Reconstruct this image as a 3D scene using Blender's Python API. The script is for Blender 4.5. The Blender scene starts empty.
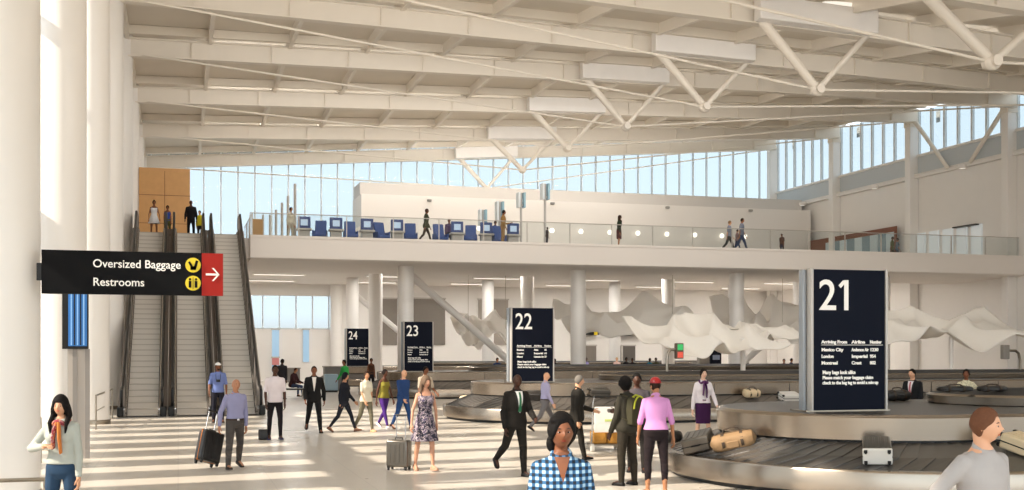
import bpy, math, random
import numpy as np
from mathutils import Vector, Matrix
PI = math.pi
sc = bpy.context.scene
C = sc.collection
R = math.radians

# ---------------------------------------------------------------- camera
YAW = 0.2825; CA, SA = math.cos(YAW), math.sin(YAW)
F = 1150.0; CZ = 2.22
cam = bpy.data.cameras.new('camera'); camo = bpy.data.objects.new('camera', cam); C.objects.link(camo)
camo.location = (0, 0, CZ); camo.rotation_euler = (PI/2, 0, -YAW)
cam.sensor_width = 36; cam.lens = F/1024*36; cam.shift_y = 105/1024; cam.clip_end = 600; cam.clip_start = .1
sc.camera = camo

# ---------------------------------------------------------------- sky, sun, exposure
w = bpy.data.worlds.new('sky'); sc.world = w; w.use_nodes = True
nt = w.node_tree; nt.nodes.clear()
wo = nt.nodes.new('ShaderNodeOutputWorld'); bg = nt.nodes.new('ShaderNodeBackground')
geo = nt.nodes.new('ShaderNodeTexCoord'); sep = nt.nodes.new('ShaderNodeSeparateXYZ'); ramp = nt.nodes.new('ShaderNodeValToRGB')
nt.links.new(geo.outputs['Generated'], sep.inputs[0]); nt.links.new(sep.outputs['Z'], ramp.inputs[0])
e = ramp.color_ramp.elements
e[0].position = 0.0; e[0].color = (.62, .55, .47, 1)
e[1].position = 0.03; e[1].color = (.86, .92, .95, 1)
x = e.new(.35); x.color = (.70, .84, .93, 1)
x = e.new(1.0); x.color = (.55, .74, .92, 1)
nt.links.new(ramp.outputs[0], bg.inputs[0]); nt.links.new(bg.outputs[0], wo.inputs[0])
bg.inputs[1].default_value = 2.1
SUN_EL, SUN_AZ = R(38), R(8)
sun = bpy.data.lights.new('sun', 'SUN'); sun.energy = 5.6; sun.angle = R(.6); sun.color = (1.0, .89, .75)
suno = bpy.data.objects.new('sun', sun); C.objects.link(suno)
sdir = Vector((math.cos(SUN_EL)*math.cos(SUN_AZ), math.cos(SUN_EL)*math.sin(SUN_AZ), -math.sin(SUN_EL)))
suno.rotation_euler = sdir.to_track_quat('-Z', 'Y').to_euler(); suno.location = (-30, 0, 30)
sc.view_settings.view_transform = 'Standard'; sc.view_settings.look = 'None'
sc.view_settings.gamma = 1.0; sc.view_settings.use_curve_mapping = False
sc.view_settings.exposure = 0.62
sc.cycles.max_bounces = 12; sc.cycles.diffuse_bounces = 7; sc.cycles.transparent_max_bounces = 16

# ---------------------------------------------------------------- helpers
def s2l(c):
    return tuple((v/12.92 if v <= .04045 else ((v+.055)/1.055)**2.4) for v in c)
def hx(h):
    return s2l(tuple(int(h[i:i+2], 16)/255 for i in (0, 2, 4)))
_m = {}
def mat(name, col, rough=.6, metal=0, spec=.4, noise=0, nscale=8, emit=None, estr=0, bump=0, bscale=40, coat=0):
    if name in _m: return _m[name]
    if isinstance(col, str): col = hx(col)
    m = bpy.data.materials.new(name); m.use_nodes = True
    t = m.node_tree; b = t.nodes['Principled BSDF']
    b.inputs['Base Color'].default_value = (*col, 1); b.inputs['Roughness'].default_value = rough
    b.inputs['Metallic'].default_value = metal; b.inputs['Specular IOR Level'].default_value = spec
    b.inputs['Coat Weight'].default_value = coat
    tc = None
    if noise or bump:
        tc = t.nodes.new('ShaderNodeTexCoord')
    if noise:
        n = t.nodes.new('ShaderNodeTexNoise'); n.inputs['Scale'].default_value = nscale; n.inputs['Detail'].default_value = 3
        mx = t.nodes.new('ShaderNodeMixRGB'); mx.blend_type = 'MIX'
        mx.inputs[1].default_value = (*[min(1, v*(1+noise)) for v in col], 1); mx.inputs[2].default_value = (*[v*(1-noise) for v in col], 1)
        t.links.new(tc.outputs['Object'], n.inputs['Vector']); t.links.new(n.outputs[0], mx.inputs[0]); t.links.new(mx.outputs[0], b.inputs['Base Color'])
    if bump:
        n2 = t.nodes.new('ShaderNodeTexNoise'); n2.inputs['Scale'].default_value = bscale
        bp = t.nodes.new('ShaderNodeBump'); bp.inputs['Strength'].default_value = bump; bp.inputs['Distance'].default_value = .01
        t.links.new(tc.outputs['Object'], n2.inputs['Vector']); t.links.new(n2.outputs[0], bp.inputs['Height']); t.links.new(bp.outputs[0], b.inputs['Normal'])
    if emit is not None:
        if isinstance(emit, str): emit = hx(emit)
        b.inputs['Emission Color'].default_value = (*emit, 1); b.inputs['Emission Strength'].default_value = estr
    _m[name] = m
    return m
def glass(name, tint=(.8, .9, .95), refl=.12, rough=.03, fk=.5):
    if name in _m: return _m[name]
    m = bpy.data.materials.new(name); m.use_nodes = True; t = m.node_tree; t.nodes.clear()
    o = t.nodes.new('ShaderNodeOutputMaterial'); tr = t.nodes.new('ShaderNodeBsdfTransparent'); g = t.nodes.new('ShaderNodeBsdfGlossy')
    lw = t.nodes.new('ShaderNodeLayerWeight'); lw.inputs[0].default_value = .25
    mul = t.nodes.new('ShaderNodeMath'); mul.operation = 'MULTIPLY_ADD'; mul.inputs[1].default_value = fk; mul.inputs[2].default_value = refl*.4; mul.use_clamp = True
    mx = t.nodes.new('ShaderNodeMixShader'); tr.inputs[0].default_value = (*tint, 1); g.inputs['Roughness'].default_value = rough
    t.links.new(lw.outputs['Fresnel'], mul.inputs[0]); t.links.new(mul.outputs[0], mx.inputs[0])
    t.links.new(tr.outputs[0], mx.inputs[1]); t.links.new(g.outputs[0], mx.inputs[2]); t.links.new(mx.outputs[0], o.inputs[0])
    _m[name] = m
    return m

class MB:
    def __init__(s): s.v = []; s.f = []; s.mi = []; s.cur = 0
    def add(s, vs, fs):
        b = len(s.v); s.v.extend([tuple(p) for p in vs]); s.f.extend([tuple(i+b for i in f) for f in fs]); s.mi.extend([s.cur]*len(fs)); return s
    def box(s, x0, x1, y0, y1, z0, z1):
        return s.add([(x0,y0,z0),(x1,y0,z0),(x1,y1,z0),(x0,y1,z0),(x0,y0,z1),(x1,y0,z1),(x1,y1,z1),(x0,y1,z1)],
              [(0,3,2,1),(4,5,6,7),(0,1,5,4),(1,2,6,5),(2,3,7,6),(3,0,4,7)])
    def prism(s, poly, axis, a, b):
        """poly 2D points extruded along axis from a to b"""
        n = len(poly)
        def P(p, t):
            if axis == 'x': return (t, p[0], p[1])
            if axis == 'y': return (p[0], t, p[1])
            return (p[0], p[1], t)
        vs = [P(p, a) for p in poly]+[P(p, b) for p in poly]
        fs = [tuple(range(n))[::-1], tuple(range(n, 2*n))]+[(i, (i+1) % n, n+(i+1) % n, n+i) for i in range(n)]
        return s.add(vs, fs)
    def tube(s, pts, rads, n=10, cap=True, sq=None):
        """round or elliptic tube along pts"""
        pts = [np.array(p, float) for p in pts]
        if not hasattr(rads, '__len__'): rads = [rads]*len(pts)
        rings = []; pu = None
        for i, p in enumerate(pts):
            d = (pts[min(i+1, len(pts)-1)]-pts[max(i-1, 0)]); d /= (np.linalg.norm(d)+1e-9)
            if pu is None: u = np.cross(d, (0, 0, 1) if abs(d[2]) < .9 else (1, 0, 0))
            else: u = pu-d*np.dot(pu, d)
            u /= (np.linalg.norm(u)+1e-9); pu = u; v = np.cross(d, u)
            rr = rads[i]; ra, rb = (rr if hasattr(rr, '__len__') else (rr, rr))
            rings.append([p+u*ra*math.cos(2*PI*k/n+(PI/4 if sq else 0))+v*rb*math.sin(2*PI*k/n+(PI/4 if sq else 0)) for k in range(n)])
        return s.rings(rings, cap)
    def rings(s, rings, cap=True):
        n = len(rings[0]); vs = [p for r in rings for p in r]; fs = []
        for i in range(len(rings)-1):
            for k in range(n):
                k2 = (k+1) % n; fs.append((i*n+k, i*n+k2, (i+1)*n+k2, (i+1)*n+k))
        if cap: fs += [tuple(range(n))[::-1], tuple(range((len(rings)-1)*n, len(rings)*n))]
        return s.add(vs, fs)
    def cone(s, p0, r0, p1, r1, n=12):
        """capsule between two balls"""
        p0 = np.array(p0, float); p1 = np.array(p1, float); d = p1-p0; L = np.linalg.norm(d)+1e-9; d = d/L
        pts = []; rr = []
        for a in (-80, -50, -20): pts.append(p0+d*r0*math.sin(R(a))); rr.append(r0*math.cos(R(a)))
        for a in (20, 50, 80): pts.append(p1+d*r1*math.sin(R(a))); rr.append(r1*math.cos(R(a)))
        return s.tube(pts, rr, n)
    def ell(s, c, r, rot=None, nu=16, nv=10):
        c = np.array(c, float); M = np.array(rot) if rot is not None else np.eye(3); rings = []
        for j in range(1, nv):
            th = PI*j/nv
            rings.append([c+M@np.array((r[0]*math.sin(th)*math.cos(2*PI*k/nu), r[1]*math.sin(th)*math.sin(2*PI*k/nu), -r[2]*math.cos(th))) for k in range(nu)])
        b = len(s.v); s.rings(rings, False); nr = len(rings)
        s.v.append(tuple(c+M@np.array((0, 0, -r[2])))); s.v.append(tuple(c+M@np.array((0, 0, r[2])))); lo = len(s.v)-2; hi = lo+1
        for k in range(nu):
            k2 = (k+1) % nu; s.f.append((lo, b+k2, b+k)); s.f.append((hi, b+(nr-1)*nu+k, b+(nr-1)*nu+k2)); s.mi += [s.cur]*2
        return s
    def cyl(s, c, r, z0, z1, n=24, r2=None):
        r2 = r if r2 is None else r2
        return s.rings([[(c[0]+r*math.cos(2*PI*k/n), c[1]+r*math.sin(2*PI*k/n), z0) for k in range(n)], [(c[0]+r2*math.cos(2*PI*k/n), c[1]+r2*math.sin(2*PI*k/n), z1) for k in range(n)]])
    def lathe(s, c, prof, n=32, cap=True):
        return s.rings([[(c[0]+r*math.cos(2*PI*k/n), c[1]+r*math.sin(2*PI*k/n), c[2]+z) for k in range(n)] for r, z in prof], cap)
    def bar(s, p0, p1, w, h, up=(0, 0, 1)):
        p0 = np.array(p0, float); p1 = np.array(p1, float); d = p1-p0; d /= np.linalg.norm(d)
        u = np.cross(d, up); u /= np.linalg.norm(u); v = np.cross(u, d)
        rg = lambda p: [p+u*w/2*a+v*h/2*b for a, b in ((-1,-1),(1,-1),(1,1),(-1,1))]
        return s.rings([rg(p0), rg(p1)])
    def xf(s, M):
        s.v = [tuple(M @ Vector(p)) for p in s.v]; return s
    def mesh(s, name, mats, smooth=False, ang=None):
        me = bpy.data.meshes.new(name); me.from_pydata([tuple(float(q) for q in p) for p in s.v], [], s.f)
        for m in (mats if isinstance(mats, (list, tuple)) else [mats]): me.materials.append(m)
        if max(s.mi or [0]): me.polygons.foreach_set('material_index', s.mi)
        if smooth: me.polygons.foreach_set('use_smooth', [True]*len(me.polygons))
        me.update()
        if smooth and ang: me.set_sharp_from_angle(angle=R(ang))
        return me
    def build(s, name, mats, parent=None, smooth=False, ang=35, bevel=0):
        o = bpy.data.objects.new(name, s.mesh(name, mats, smooth or bevel > 0, ang)); C.objects.link(o)
        if parent: o.parent = parent
        if bevel:
            b = o.modifiers.new('b', 'BEVEL'); b.width = bevel; b.segments = 2; b.limit_method = 'ANGLE'
        return o
def tag(o, label=None, cat=None, group=None, kind=None):
    if label: o['label'] = label
    if cat: o['category'] = cat
    if group: o['group'] = group
    if kind: o['kind'] = kind
    return o
def empty(name, loc=(0, 0, 0), rz=0, label=None, cat=None, group=None):
    o = bpy.data.objects.new(name, None); C.objects.link(o); o.location = loc; o.rotation_euler = (0, 0, rz); o.empty_display_size = .1
    return tag(o, label, cat, group)
def struct(o, label=None): o['kind'] = 'structure'; return tag(o, label) if label else o
def copy_tree(o, parent=None):
    c = o.copy(); C.objects.link(c); c.parent = parent
    for ch in o.children: copy_tree(ch, c)
    return c
def text_mesh(body, size, bold=0.0, align='LEFT', depth=.004):
    cu = bpy.data.curves.new('t', 'FONT'); cu.body = body; cu.size = size; cu.extrude = depth; cu.align_x = align; cu.offset = bold; cu.resolution_u = 4
    o = bpy.data.objects.new('t', cu); C.objects.link(o); bpy.context.view_layer.update()
    me = bpy.data.meshes.new_from_object(o.evaluated_get(bpy.context.evaluated_depsgraph_get()))
    bpy.data.objects.remove(o); bpy.data.curves.remove(cu); return me
def text(body, size, loc, m, parent, rz=0, name='lettering', bold=0.0, fit=None):
    """upright text facing -Y (rz=0)"""
    me = text_mesh(body, size, bold); me.materials.clear(); me.materials.append(m)
    o = bpy.data.objects.new(name, me); C.objects.link(o); o.parent = parent; o.location = loc; o.rotation_euler = (PI/2, 0, rz)
    if fit:
        wd = max(v.co.x for v in me.vertices)-min(v.co.x for v in me.vertices); o.scale = (fit/wd, 1, 1)
    return o
def px2w(px, d=None, Y=None, X=None):
    t = (px-512)/F
    if Y is not None: d = Y/(CA-t*SA)
    if X is not None: d = X/(t*CA+SA)
    return d*(t*CA+SA), d*(CA-t*SA)
def pz(py, d): return CZ+(350-py)*d/F
def dist(X, Y): return X*SA+Y*CA
random.seed(4)
def area(name, loc, sx, sy, power, rot=(0, 0, 0), col=(1, .955, .895), parent=None):
    l = bpy.data.lights.new(name, 'AREA'); l.shape = 'RECTANGLE'; l.size = sx; l.size_y = sy; l.energy = power; l.color = col
    o = bpy.data.objects.new(name, l); C.objects.link(o); o.location = loc; o.rotation_euler = rot; o.parent = parent; return o

# ---------------------------------------------------------------- materials of the building
WHITE = mat('white_paint', 'ebe8e4', .45, noise=.02, nscale=1.5)
CREAM = mat('cream_steel', 'e6dfd4', .45, noise=.02, nscale=2)
DECK = mat('cream_deck', 'dfd7ca', .6, noise=.03, nscale=1)
COLM = mat('column_enamel', 'ebe8e4', .3, noise=.015, nscale=1, spec=.5)
FASC = mat('fascia_plaster', 'e6e0da', .5, noise=.02, nscale=.7)
WOOD = mat('maple_panel', 'c99a63', .45, noise=.1, nscale=3)
DWOOD = mat('walnut_frame', '7a4a32', .45, noise=.15, nscale=6)
GREYP = mat('grey_panel', '8b857e', .5, noise=.05)
STEEL = mat('brushed_steel', 'a39a8c', .30, metal=1, noise=.08, nscale=2.5)
STEELD = mat('dark_steel', '4b4743', .38, metal=.8, noise=.1, nscale=3)
CHROME = mat('chrome', 'c9c9c9', .15, metal=1)
BLACK = mat('black_plastic', '141414', .4)
RUBBER = mat('black_rubber', '1c1b1a', .6)
WIN = glass('window_glass', (.55, .58, .597), .0, fk=.08)
CLEAR = glass('clear_glass', (.93, .95, .95), .08)
SUNGL = glass('sun_glass', (.97, .97, .97), .05)

# floor: large polished tiles
def floor_mat():
    m = bpy.data.materials.new('floor_terrazzo'); m.use_nodes = True; t = m.node_tree; b = t.nodes['Principled BSDF']
    tc = t.nodes.new('ShaderNodeTexCoord'); n = t.nodes.new('ShaderNodeTexNoise'); n.inputs['Scale'].default_value = 60; n.inputs['Detail'].default_value = 4
    n2 = t.nodes.new('ShaderNodeTexNoise'); n2.inputs['Scale'].default_value = .5
    r = t.nodes.new('ShaderNodeValToRGB'); r.color_ramp.elements[0].color = (*hx('c2b9ad'), 1); r.color_ramp.elements[1].color = (*hx('d6cec3'), 1)
    r.color_ramp.elements[0].position = .3; r.color_ramp.elements[1].position = .7
    mx = t.nodes.new('ShaderNodeMixRGB'); mx.blend_type = 'MULTIPLY'; mx.inputs[0].default_value = .25
    br = t.nodes.new('ShaderNodeTexBrick'); br.inputs['Color1'].default_value = (1, 1, 1, 1); br.inputs['Color2'].default_value = (.96, .96, .96, 1); br.inputs['Mortar'].default_value = (.5, .5, .5, 1)
    br.inputs['Scale'].default_value = 1; br.inputs['Mortar Size'].default_value = .012; br.inputs['Brick Width'].default_value = 1.52; br.inputs['Row Height'].default_value = 1.52; br.offset = 0
    t.links.new(tc.outputs['Object'], n.inputs['Vector']); t.links.new(tc.outputs['Object'], br.inputs['Vector']); t.links.new(tc.outputs['Object'], n2.inputs['Vector'])
    t.links.new(n.outputs[0], r.inputs[0]); t.links.new(r.outputs[0], mx.inputs[1]); t.links.new(br.outputs['Color'], mx.inputs[2])
    t.links.new(mx.outputs[0], b.inputs['Base Color']); b.inputs['Roughness'].default_value = .28; b.inputs['Specular IOR Level'].default_value = .5
    rr = t.nodes.new('ShaderNodeMapRange'); rr.inputs[3].default_value = .22; rr.inputs[4].default_value = .38; t.links.new(n2.outputs[0], rr.inputs[0]); t.links.new(rr.outputs[0], b.inputs['Roughness'])
    return m
FLOOR = floor_mat()

# ---------------------------------------------------------------- structure
X0, X1, YB = -5.6, 46.0, 83.6
struct(MB().box(X0-2, X1+1, -14, YB+.4, -.3, 0).build('floor', FLOOR))
YK = [18.4+9.12*k for k in range(8)]
ZK = [(11.5,9.9,8.8),(13.2,12.0,10.9),(14.5,13.7,12.6),(15.35,14.86,14.2),(15.5,15.8,16.0),(15.3,16.0,16.9),(15.1,16.0,17.5),(14.6,16.2,18.2)]
def zg(X, k):
    a, b, c = ZK[k]; t = [(-2., a), (20., b), (46., c)]
    r = 0
    for i in range(3):
        l = 1
        for j in range(3):
            if j != i: l *= (X-t[j][0])/(t[i][0]-t[j][0])
        r += l*t[i][1]
    return r
def zroof(X, Y):
    """underside of the girder line"""
    s = (Y-YK[0])/9.12
    if s <= 0: return zg(X, 0)+(zg(X, 1)-zg(X, 0))*.9*(math.exp(s/.9)-1)
    k = min(6, int(s)); f = s-k
    p0 = zg(X, max(k-1, 0)) if k > 0 else 2*zg(X, 0)-zg(X, 1); p1 = zg(X, k); p2 = zg(X, k+1); p3 = zg(X, k+2) if k < 6 else 2*p2-p1
    return p1+.5*f*(p2-p0+f*(2*p0-5*p1+4*p2-p3+f*(3*(p1-p2)+p3-p0)))
GH = .85
NXD = 26; ROOF_Y0 = -6.0
xs = [X0+(X1-X0)*i/NXD for i in range(NXD+1)]; ys = [ROOF_Y0+(YB+.4-ROOF_Y0)*j/56 for j in range(57)]
vt = [(x, y, zroof(x, y)+GH+.38) for y in ys for x in xs]; n = NXD+1
nv = len(vt); vt += [(x, y, z+.3) for x, y, z in vt]
fc = [(j*n+i, (j+1)*n+i, (j+1)*n+i+1, j*n+i+1) for j in range(56) for i in range(NXD)]
fc += [tuple(nv+q for q in f[::-1]) for f in fc[:]]
struct(MB().add(vt, fc).build('ceiling', DECK, smooth=True))

# roof girders (one per bay line): web, two flanges
ORD = ['first', 'second', 'third', 'fourth', 'fifth', 'sixth', 'seventh', 'eighth', 'ninth', 'tenth', 'eleventh', 'twelfth', 'thirteenth', 'fourteenth', 'fifteenth', 'sixteenth']
for k in range(8):
    y = YK[k]; g = empty('roof_girder', (0, y, 0), 0, f'cream steel roof girder spanning the hall, {ORD[k]} counted from the camera', 'girder', 'roof girders')
    sx = [X0+.3+(X1-X0-.5)*i/24 for i in range(25)]
    def strip(nm, w_, z0, z1, y_off=0):
        r = [[(x, y_off-w_/2, zg(x, k)+z0), (x, y_off+w_/2, zg(x, k)+z0), (x, y_off+w_/2, zg(x, k)+z1), (x, y_off-w_/2, zg(x, k)+z1)] for x in sx]
        return MB().rings(r).build(nm, CREAM, g)
    strip('web', .14, .05, GH-.05); strip('bottom_flange', .42, 0, .06); strip('top_flange', .42, GH-.06, GH)
    m = MB()
    for i in range(0, 15): x = -3+3.6*i; m.box(x-.02, x+.02, -.19, .19, zg(x, k)+.06, zg(x, k)+GH-.06)
    if k < 7:  # added hall fill: bar and area lamp hidden on the girder's far side
        lz = zg(20, k)+.35; lx = 17; ang_ = math.atan2(zg(44, k)-zg(-2, k), 46)
        MB().bar((1, .13, zg(1, k)+.35), (33, .13, zg(33, k)+.35), .12, .16).build('fill_bar', WHITE, g)
        area('girder_fill', (lx, .32, lz), 32, .12, 430, (R(62), 0, 0), parent=g)
    if k > 0: tag(m.build('stiffener', CREAM, g), kind='stuff')
# purlins along Y
for i in range(14):
    x = -2.2+3.62*i
    if x > X1: break
    ry = [ROOF_Y0+1+(82-ROOF_Y0-1)*j/48 for j in range(49)]
    r = [[(x-.09, y, zroof(x, y)+GH-.1), (x+.09, y, zroof(x, y)+GH-.1), (x+.09, y, zroof(x, y)+GH+.39), (x-.09, y, zroof(x, y)+GH+.39)] for y in ry]
    p = MB().rings(r).build('roof_purlin', CREAM)
    tag(p, f'slim cream roof purlin running away under the deck, {ORD[i]} counted from the left', 'purlin', 'roof purlins')
# secondary eave band: small beam mid bay
for k in range(2, 7):
    y = YK[k]+8.25
    r = [[(x, y-.12, zroof(x, y)+GH-.02), (x, y+.12, zroof(x, y)+GH-.02), (x, y+.12, zroof(x, y)+GH+.36), (x, y-.12, zroof(x, y)+GH+.36)] for x in [X0+.3+(X1-X0-.5)*i/24 for i in range(25)]]
    tag(MB().rings(r).build('roof_crossbeam', DECK), f'shallow cream cross beam tucked under the deck, {ORD[k-2]} counted from the camera', 'beam', 'roof cross beams')

# under-slung trusses
NZ = {0: 8.6, 1: 10.25, 2: 11.46, 3: 12.7, 4: 13.55, 5: 13.98, 6: 14.1, 7: 14.1}
XN = 21.8
for k in range(1, 8):
    y = YK[k]-.45; zn = NZ[k]
    t = empty('roof_truss', (XN, y, zn), 0, f'cream steel v-shaped truss with tie rods under the roof, {ORD[k-1]} counted from the camera', 'truss', 'v trusses under the roof')
    MB().cone((0, 0, 0), .16, (19.8-XN, .3, zg(19.8, k)-zn+.1), .19, 16).build('strut', CREAM, t, smooth=True)
    MB().cone((0, 0, 0), .11, (24.0-XN, .3, zg(24, k)-zn+.1), .12, 14).build('strut', CREAM, t, smooth=True)
    MB().tube([(0, 0, 0), (-2.2-XN+.6, .1, zg(-1.6, k)-zn+.05)], .045, 8).build('tie_rod', CREAM, t, smooth=True)
    MB().tube([(0, 0, 0), (45.6-XN, .1, zg(45.6, k)-zn+.05)], .045, 8).build('tie_rod', CREAM, t, smooth=True)
    MB().ell((0, 0, 0), (.27, .2, .24)).tube([(0, -.26, 0), (0, .26, 0)], .16, 14).build('node', CREAM, t, smooth=True)
# acrylic light boxes on the girders between the struts
LB = mat('satin_lightbox', 'ece9e6', .3, noise=.06, nscale=1.2, coat=.2, spec=.5)
LBE = mat('lamp_diffuser', 'f4f2ee', .4, emit='fff6ea', estr=.35)
for k in range(2, 8):
    y = YK[k]; x0, x1 = 19.4, 24.1
    t = empty('light_box', (0, y-.25, 0), 0, f'satin white uplight box on a roof girder, {ORD[k-2]} counted from the camera', 'uplight', 'roof light boxes')
    r = [[(x, -.5, zg(x, k)+.02), (x, 0, zg(x, k)+.02), (x, 0, zg(x, k)+GH), (x, -.5, zg(x, k)+GH)] for x in (x0, (x0+x1)/2, x1)]
    MB().rings(r).build('housing', LB, t, bevel=.03)
    for q in range(2):
        xx = x0+1.2+2.1*q; z = zg(xx, k)+GH
        MB().rings([[(xx+.6*math.cos(a*PI/6), -.25+.18*math.sin(a*PI/6), z) for a in range(12)], [(xx+.75*math.cos(a*PI/6), -.25+.22*math.sin(a*PI/6), z+.14) for a in range(12)]]).build('lamp', LBE, t, smooth=True)

# left columns
for k in range(8):
    y = 18.6+9.12*k
    c = empty('round_column', (-2.52, y, 0), 0, f'white round full-height column of the left row, {ORD[k]} counted from the camera', 'column', 'left row columns')
    MB().lathe((0, 0, 0), [(.53, .12), (.53, zroof(-2.5, y)+1.1)], 48).build('shaft', COLM, c, smooth=True)
    MB().lathe((0, 0, 0), [(.56, 0), (.56, .11), (.54, .13)], 48).build('base_ring', STEEL, c, smooth=True)
# left facade: fins and glass
wl = MB()
XF = X0
for i in range(22):
    y0 = -2.0+2.28*i
    if y0 > 42: break
    wl.box(XF-.15, XF+.15, y0-.62, y0+.62, 0, 6.9)
    wl.box(XF-.15, XF+.15, y0-.36, y0+.36, 6.9, max(7.6, zroof(XF, y0)+GH+.3))
struct(wl.build('trim_1', WHITE))
m = MB()
m.box(XF-.1, XF+.2, -3, 42, 6.5, 7.25); m.box(XF-.1, XF+.2, -3, 42, 11.4, 11.6)
struct(m.build('trim_2', WHITE))
struct(MB().box(XF-.02, XF+.02, -3, 42, 0, 11.4).build('window_1', SUNGL))
m = MB()
yy = [42+(YB-42)*i/10 for i in range(11)]
m.rings([[(XF-.2, y, 0), (XF+.2, y, 0), (XF+.2, y, zroof(XF, y)+GH+.3), (XF-.2, y, zroof(XF, y)+GH+.3)] for y in yy])
struct(m.build('wall_left', WHITE))

# back facade: glass with mullions, lower wall
m = MB()
m.box(4.6, 10.6, YB-.15, YB+.15, 0, 3.75); m.box(10.6, X1, YB-.15, YB+.15, 0, 7.4); m.box(X0, 4.6, YB-.15, YB+.15, 0, 7.4); m.box(4.6, 10.6, YB-.15, YB+.15, 6.1, 7.4)
struct(m.build('wall_back', WHITE))
def ztop(x): return zg(x, 7)+GH+.35
nn = 42
g = MB(); xs = [X0+(X1-X0)*i/nn for i in range(nn+1)]
g.rings([[(x, YB-.01, 7.4), (x, YB+.01, 7.4), (x, YB+.01, ztop(x)), (x, YB-.01, ztop(x))] for x in xs])
w2 = struct(g.build('window_2', WIN))
g = MB()
MULL = mat('grey_mullion', 'd6dcdf', .4, metal=.1)
for i in range(45):
    x = X0+.3+1.17*i
    if x > X1: break
    g.box(x-.045, x+.045, YB-.2, YB+.02, 7.4, ztop(x))
g.box(X0, X1, YB-.16, YB, 9.6, 9.7)
g.build('mullions', MULL, w2).name = 'mullion_frame'
w3 = struct(MB().box(4.6, 10.6, YB-.01, YB+.01, 3.75, 6.1).build('window_3', WIN))
g = MB()
for i in range(6): g.box(4.6+1.17*i-.04, 4.6+1.17*i+.04, YB-.17, YB+.02, 3.75, 6.1)
g.box(4.6, 10.6, YB-.17, YB+.02, 3.7, 3.78); g.build('mullion_frame', MULL, w3)

# right wall: solid, sill ledge, sloping-top glazing between columns
struct(MB().box(X1, X1+.4, 8, YB+.3, 0, 13.4).build('wall_right', WHITE))
struct(MB().box(X1-.05, X1+.35, 8, YB, 13.4, 14.75).build('trim_3', mat('sill_panel', 'c3cace', .5, noise=.03)))
struct(MB().box(X1-.35, X1, 30, YB-.4, 13.3, 13.48).box(X1-.18, X1, 30, YB-.4, 14.68, 14.82).build('trim_4', WHITE))
g = MB(); ry = [44+(YB-44)*j/24 for j in range(25)]
g.rings([[(X1+.1, y, 14.8), (X1+.12, y, 14.8), (X1+.12, y, max(14.9, zroof(X1, y)+GH)), (X1+.1, y, max(14.9, zroof(X1, y)+GH))] for y in ry])
w4 = struct(g.build('window_4', WIN)); g = MB()
for j in range(30):
    y = 45.9+1.303*j
    if y > YB: break
    g.box(X1-.02, X1+.14, y-.08, y+.08, 14.8, max(14.9, zroof(X1, y)+GH))
g.build('mullion_frame', MULL, w4)
for k in range(3, 8):
    y = YK[k]+.4
    c = empty('wall_column', (X1-.35, y, 0), 0, f'white square pilaster on the right wall, {ORD[k-3]} counted from the camera', 'column', 'right wall pilasters')
    MB().box(-.3, .34, -.28, .28, 0, zroof(X1, y)+.3).build('shaft', COLM, c, bevel=.03)
    if k < 7: MB().box(-.33, .33, -.33, .33, zroof(X1, y)-.3, zroof(X1, y)+.05).build('cap_plate', CREAM, c)
b = empty('wall_brace', (X1-.5, YK[4]+4.6, 13.5), 0, 'grey steel v brace standing in front of the right clerestory windows', 'brace')
for yy2, k in ((YK[4]+.8, 4), (YK[5]-.3, 5)):
    MB().cone((0, 1.1*(1 if k == 5 else -1), 0), .13, (0, yy2-(YK[4]+4.6), zg(X1, k)-13.5-.1), .15, 12).build('strut', CREAM, b, smooth=True)
for i, (px, py) in enumerate(((803, 209), (875, 194), (963, 174))):
    x, y = px2w(px, X=X1-.5)
    d = empty('ledge_light', (X1-.55, y, 13.3), 0, f'small round floodlight on the right wall ledge, {ORD[i]} counted from the far corner', 'light', 'ledge floodlights')
    MB().lathe((0, 0, 0), [(.2, -.12), (.26, -.05), (.26, .1), (.1, .16)], 20).build('housing', WHITE, d, smooth=True)
    MB().lathe((0, 0, -.13), [(.19, 0), (.19, .02)], 20).build('lens', LBE, d)

# ---------------------------------------------------------------- mezzanine
ME = 54.4; MF = 7.45
m = MB()
m.prism([(ME, 6.5), (ME+.15, 6.42), (61, 6.3), (61, 6.95), (YB-.15, 6.95), (YB-.15, MF-.02), (ME, MF-.02)], 'x', 3.2, X1)
m.prism([(54.9, 6.5), (YB-.15, 6.5), (YB-.15, MF-.02), (54.9, MF-.02)], 'x', -1.97, 3.2)
m.box(3.2, X1, ME-.04, ME+.1, MF-.02, MF+.1)
mz = struct(m.build('mezzanine', FASC)); mz.name = 'trim_5'
struct(MB().box(3.3, X1-.4, ME+.2, YB-.3, MF-.02, MF+.01).build('floor_2', FLOOR)).name = 'floor_mezzanine'
# round columns carrying the mezzanine
cn = 0
for row, y in enumerate((56.6, 65.7, 74.8, 83.0)):
    for i in range(5):
        x = 10.9+9.12*i
        if y > 80 and i > 0: continue
        if x > X1-.6: continue
        c = empty('mezzanine_column', (x, y, 0), 0, f'white round column under the mezzanine, {ORD[i]} from the left in the {ORD[row]} row', 'column', 'columns under the mezzanine')
        MB().lathe((0, 0, 0), [(.4, .1), (.4, 6.9 if y > 61 else 6.4)], 32).build('shaft', COLM, c, smooth=True)
        MB().lathe((0, 0, 0), [(.43, 0), (.43, .1)], 32).build('base_ring', STEEL, c, smooth=True)
def brace(x0, z0, x1_, z1, y, lab):
    o = MB().cone((x0, y, z0), .2, (x1_, y, z1), .2, 16).build('diagonal_brace', COLM, smooth=True); tag(o, lab, 'brace')
brace(11.6, 6.2, 18.6, .3, 59.2, 'white diagonal tube brace descending right behind the sign of claim twenty-two')
brace(29.8, .3, 37.2, 6.2, 60, 'white diagonal tube brace rising right behind the sign of claim twenty-one')
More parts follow.
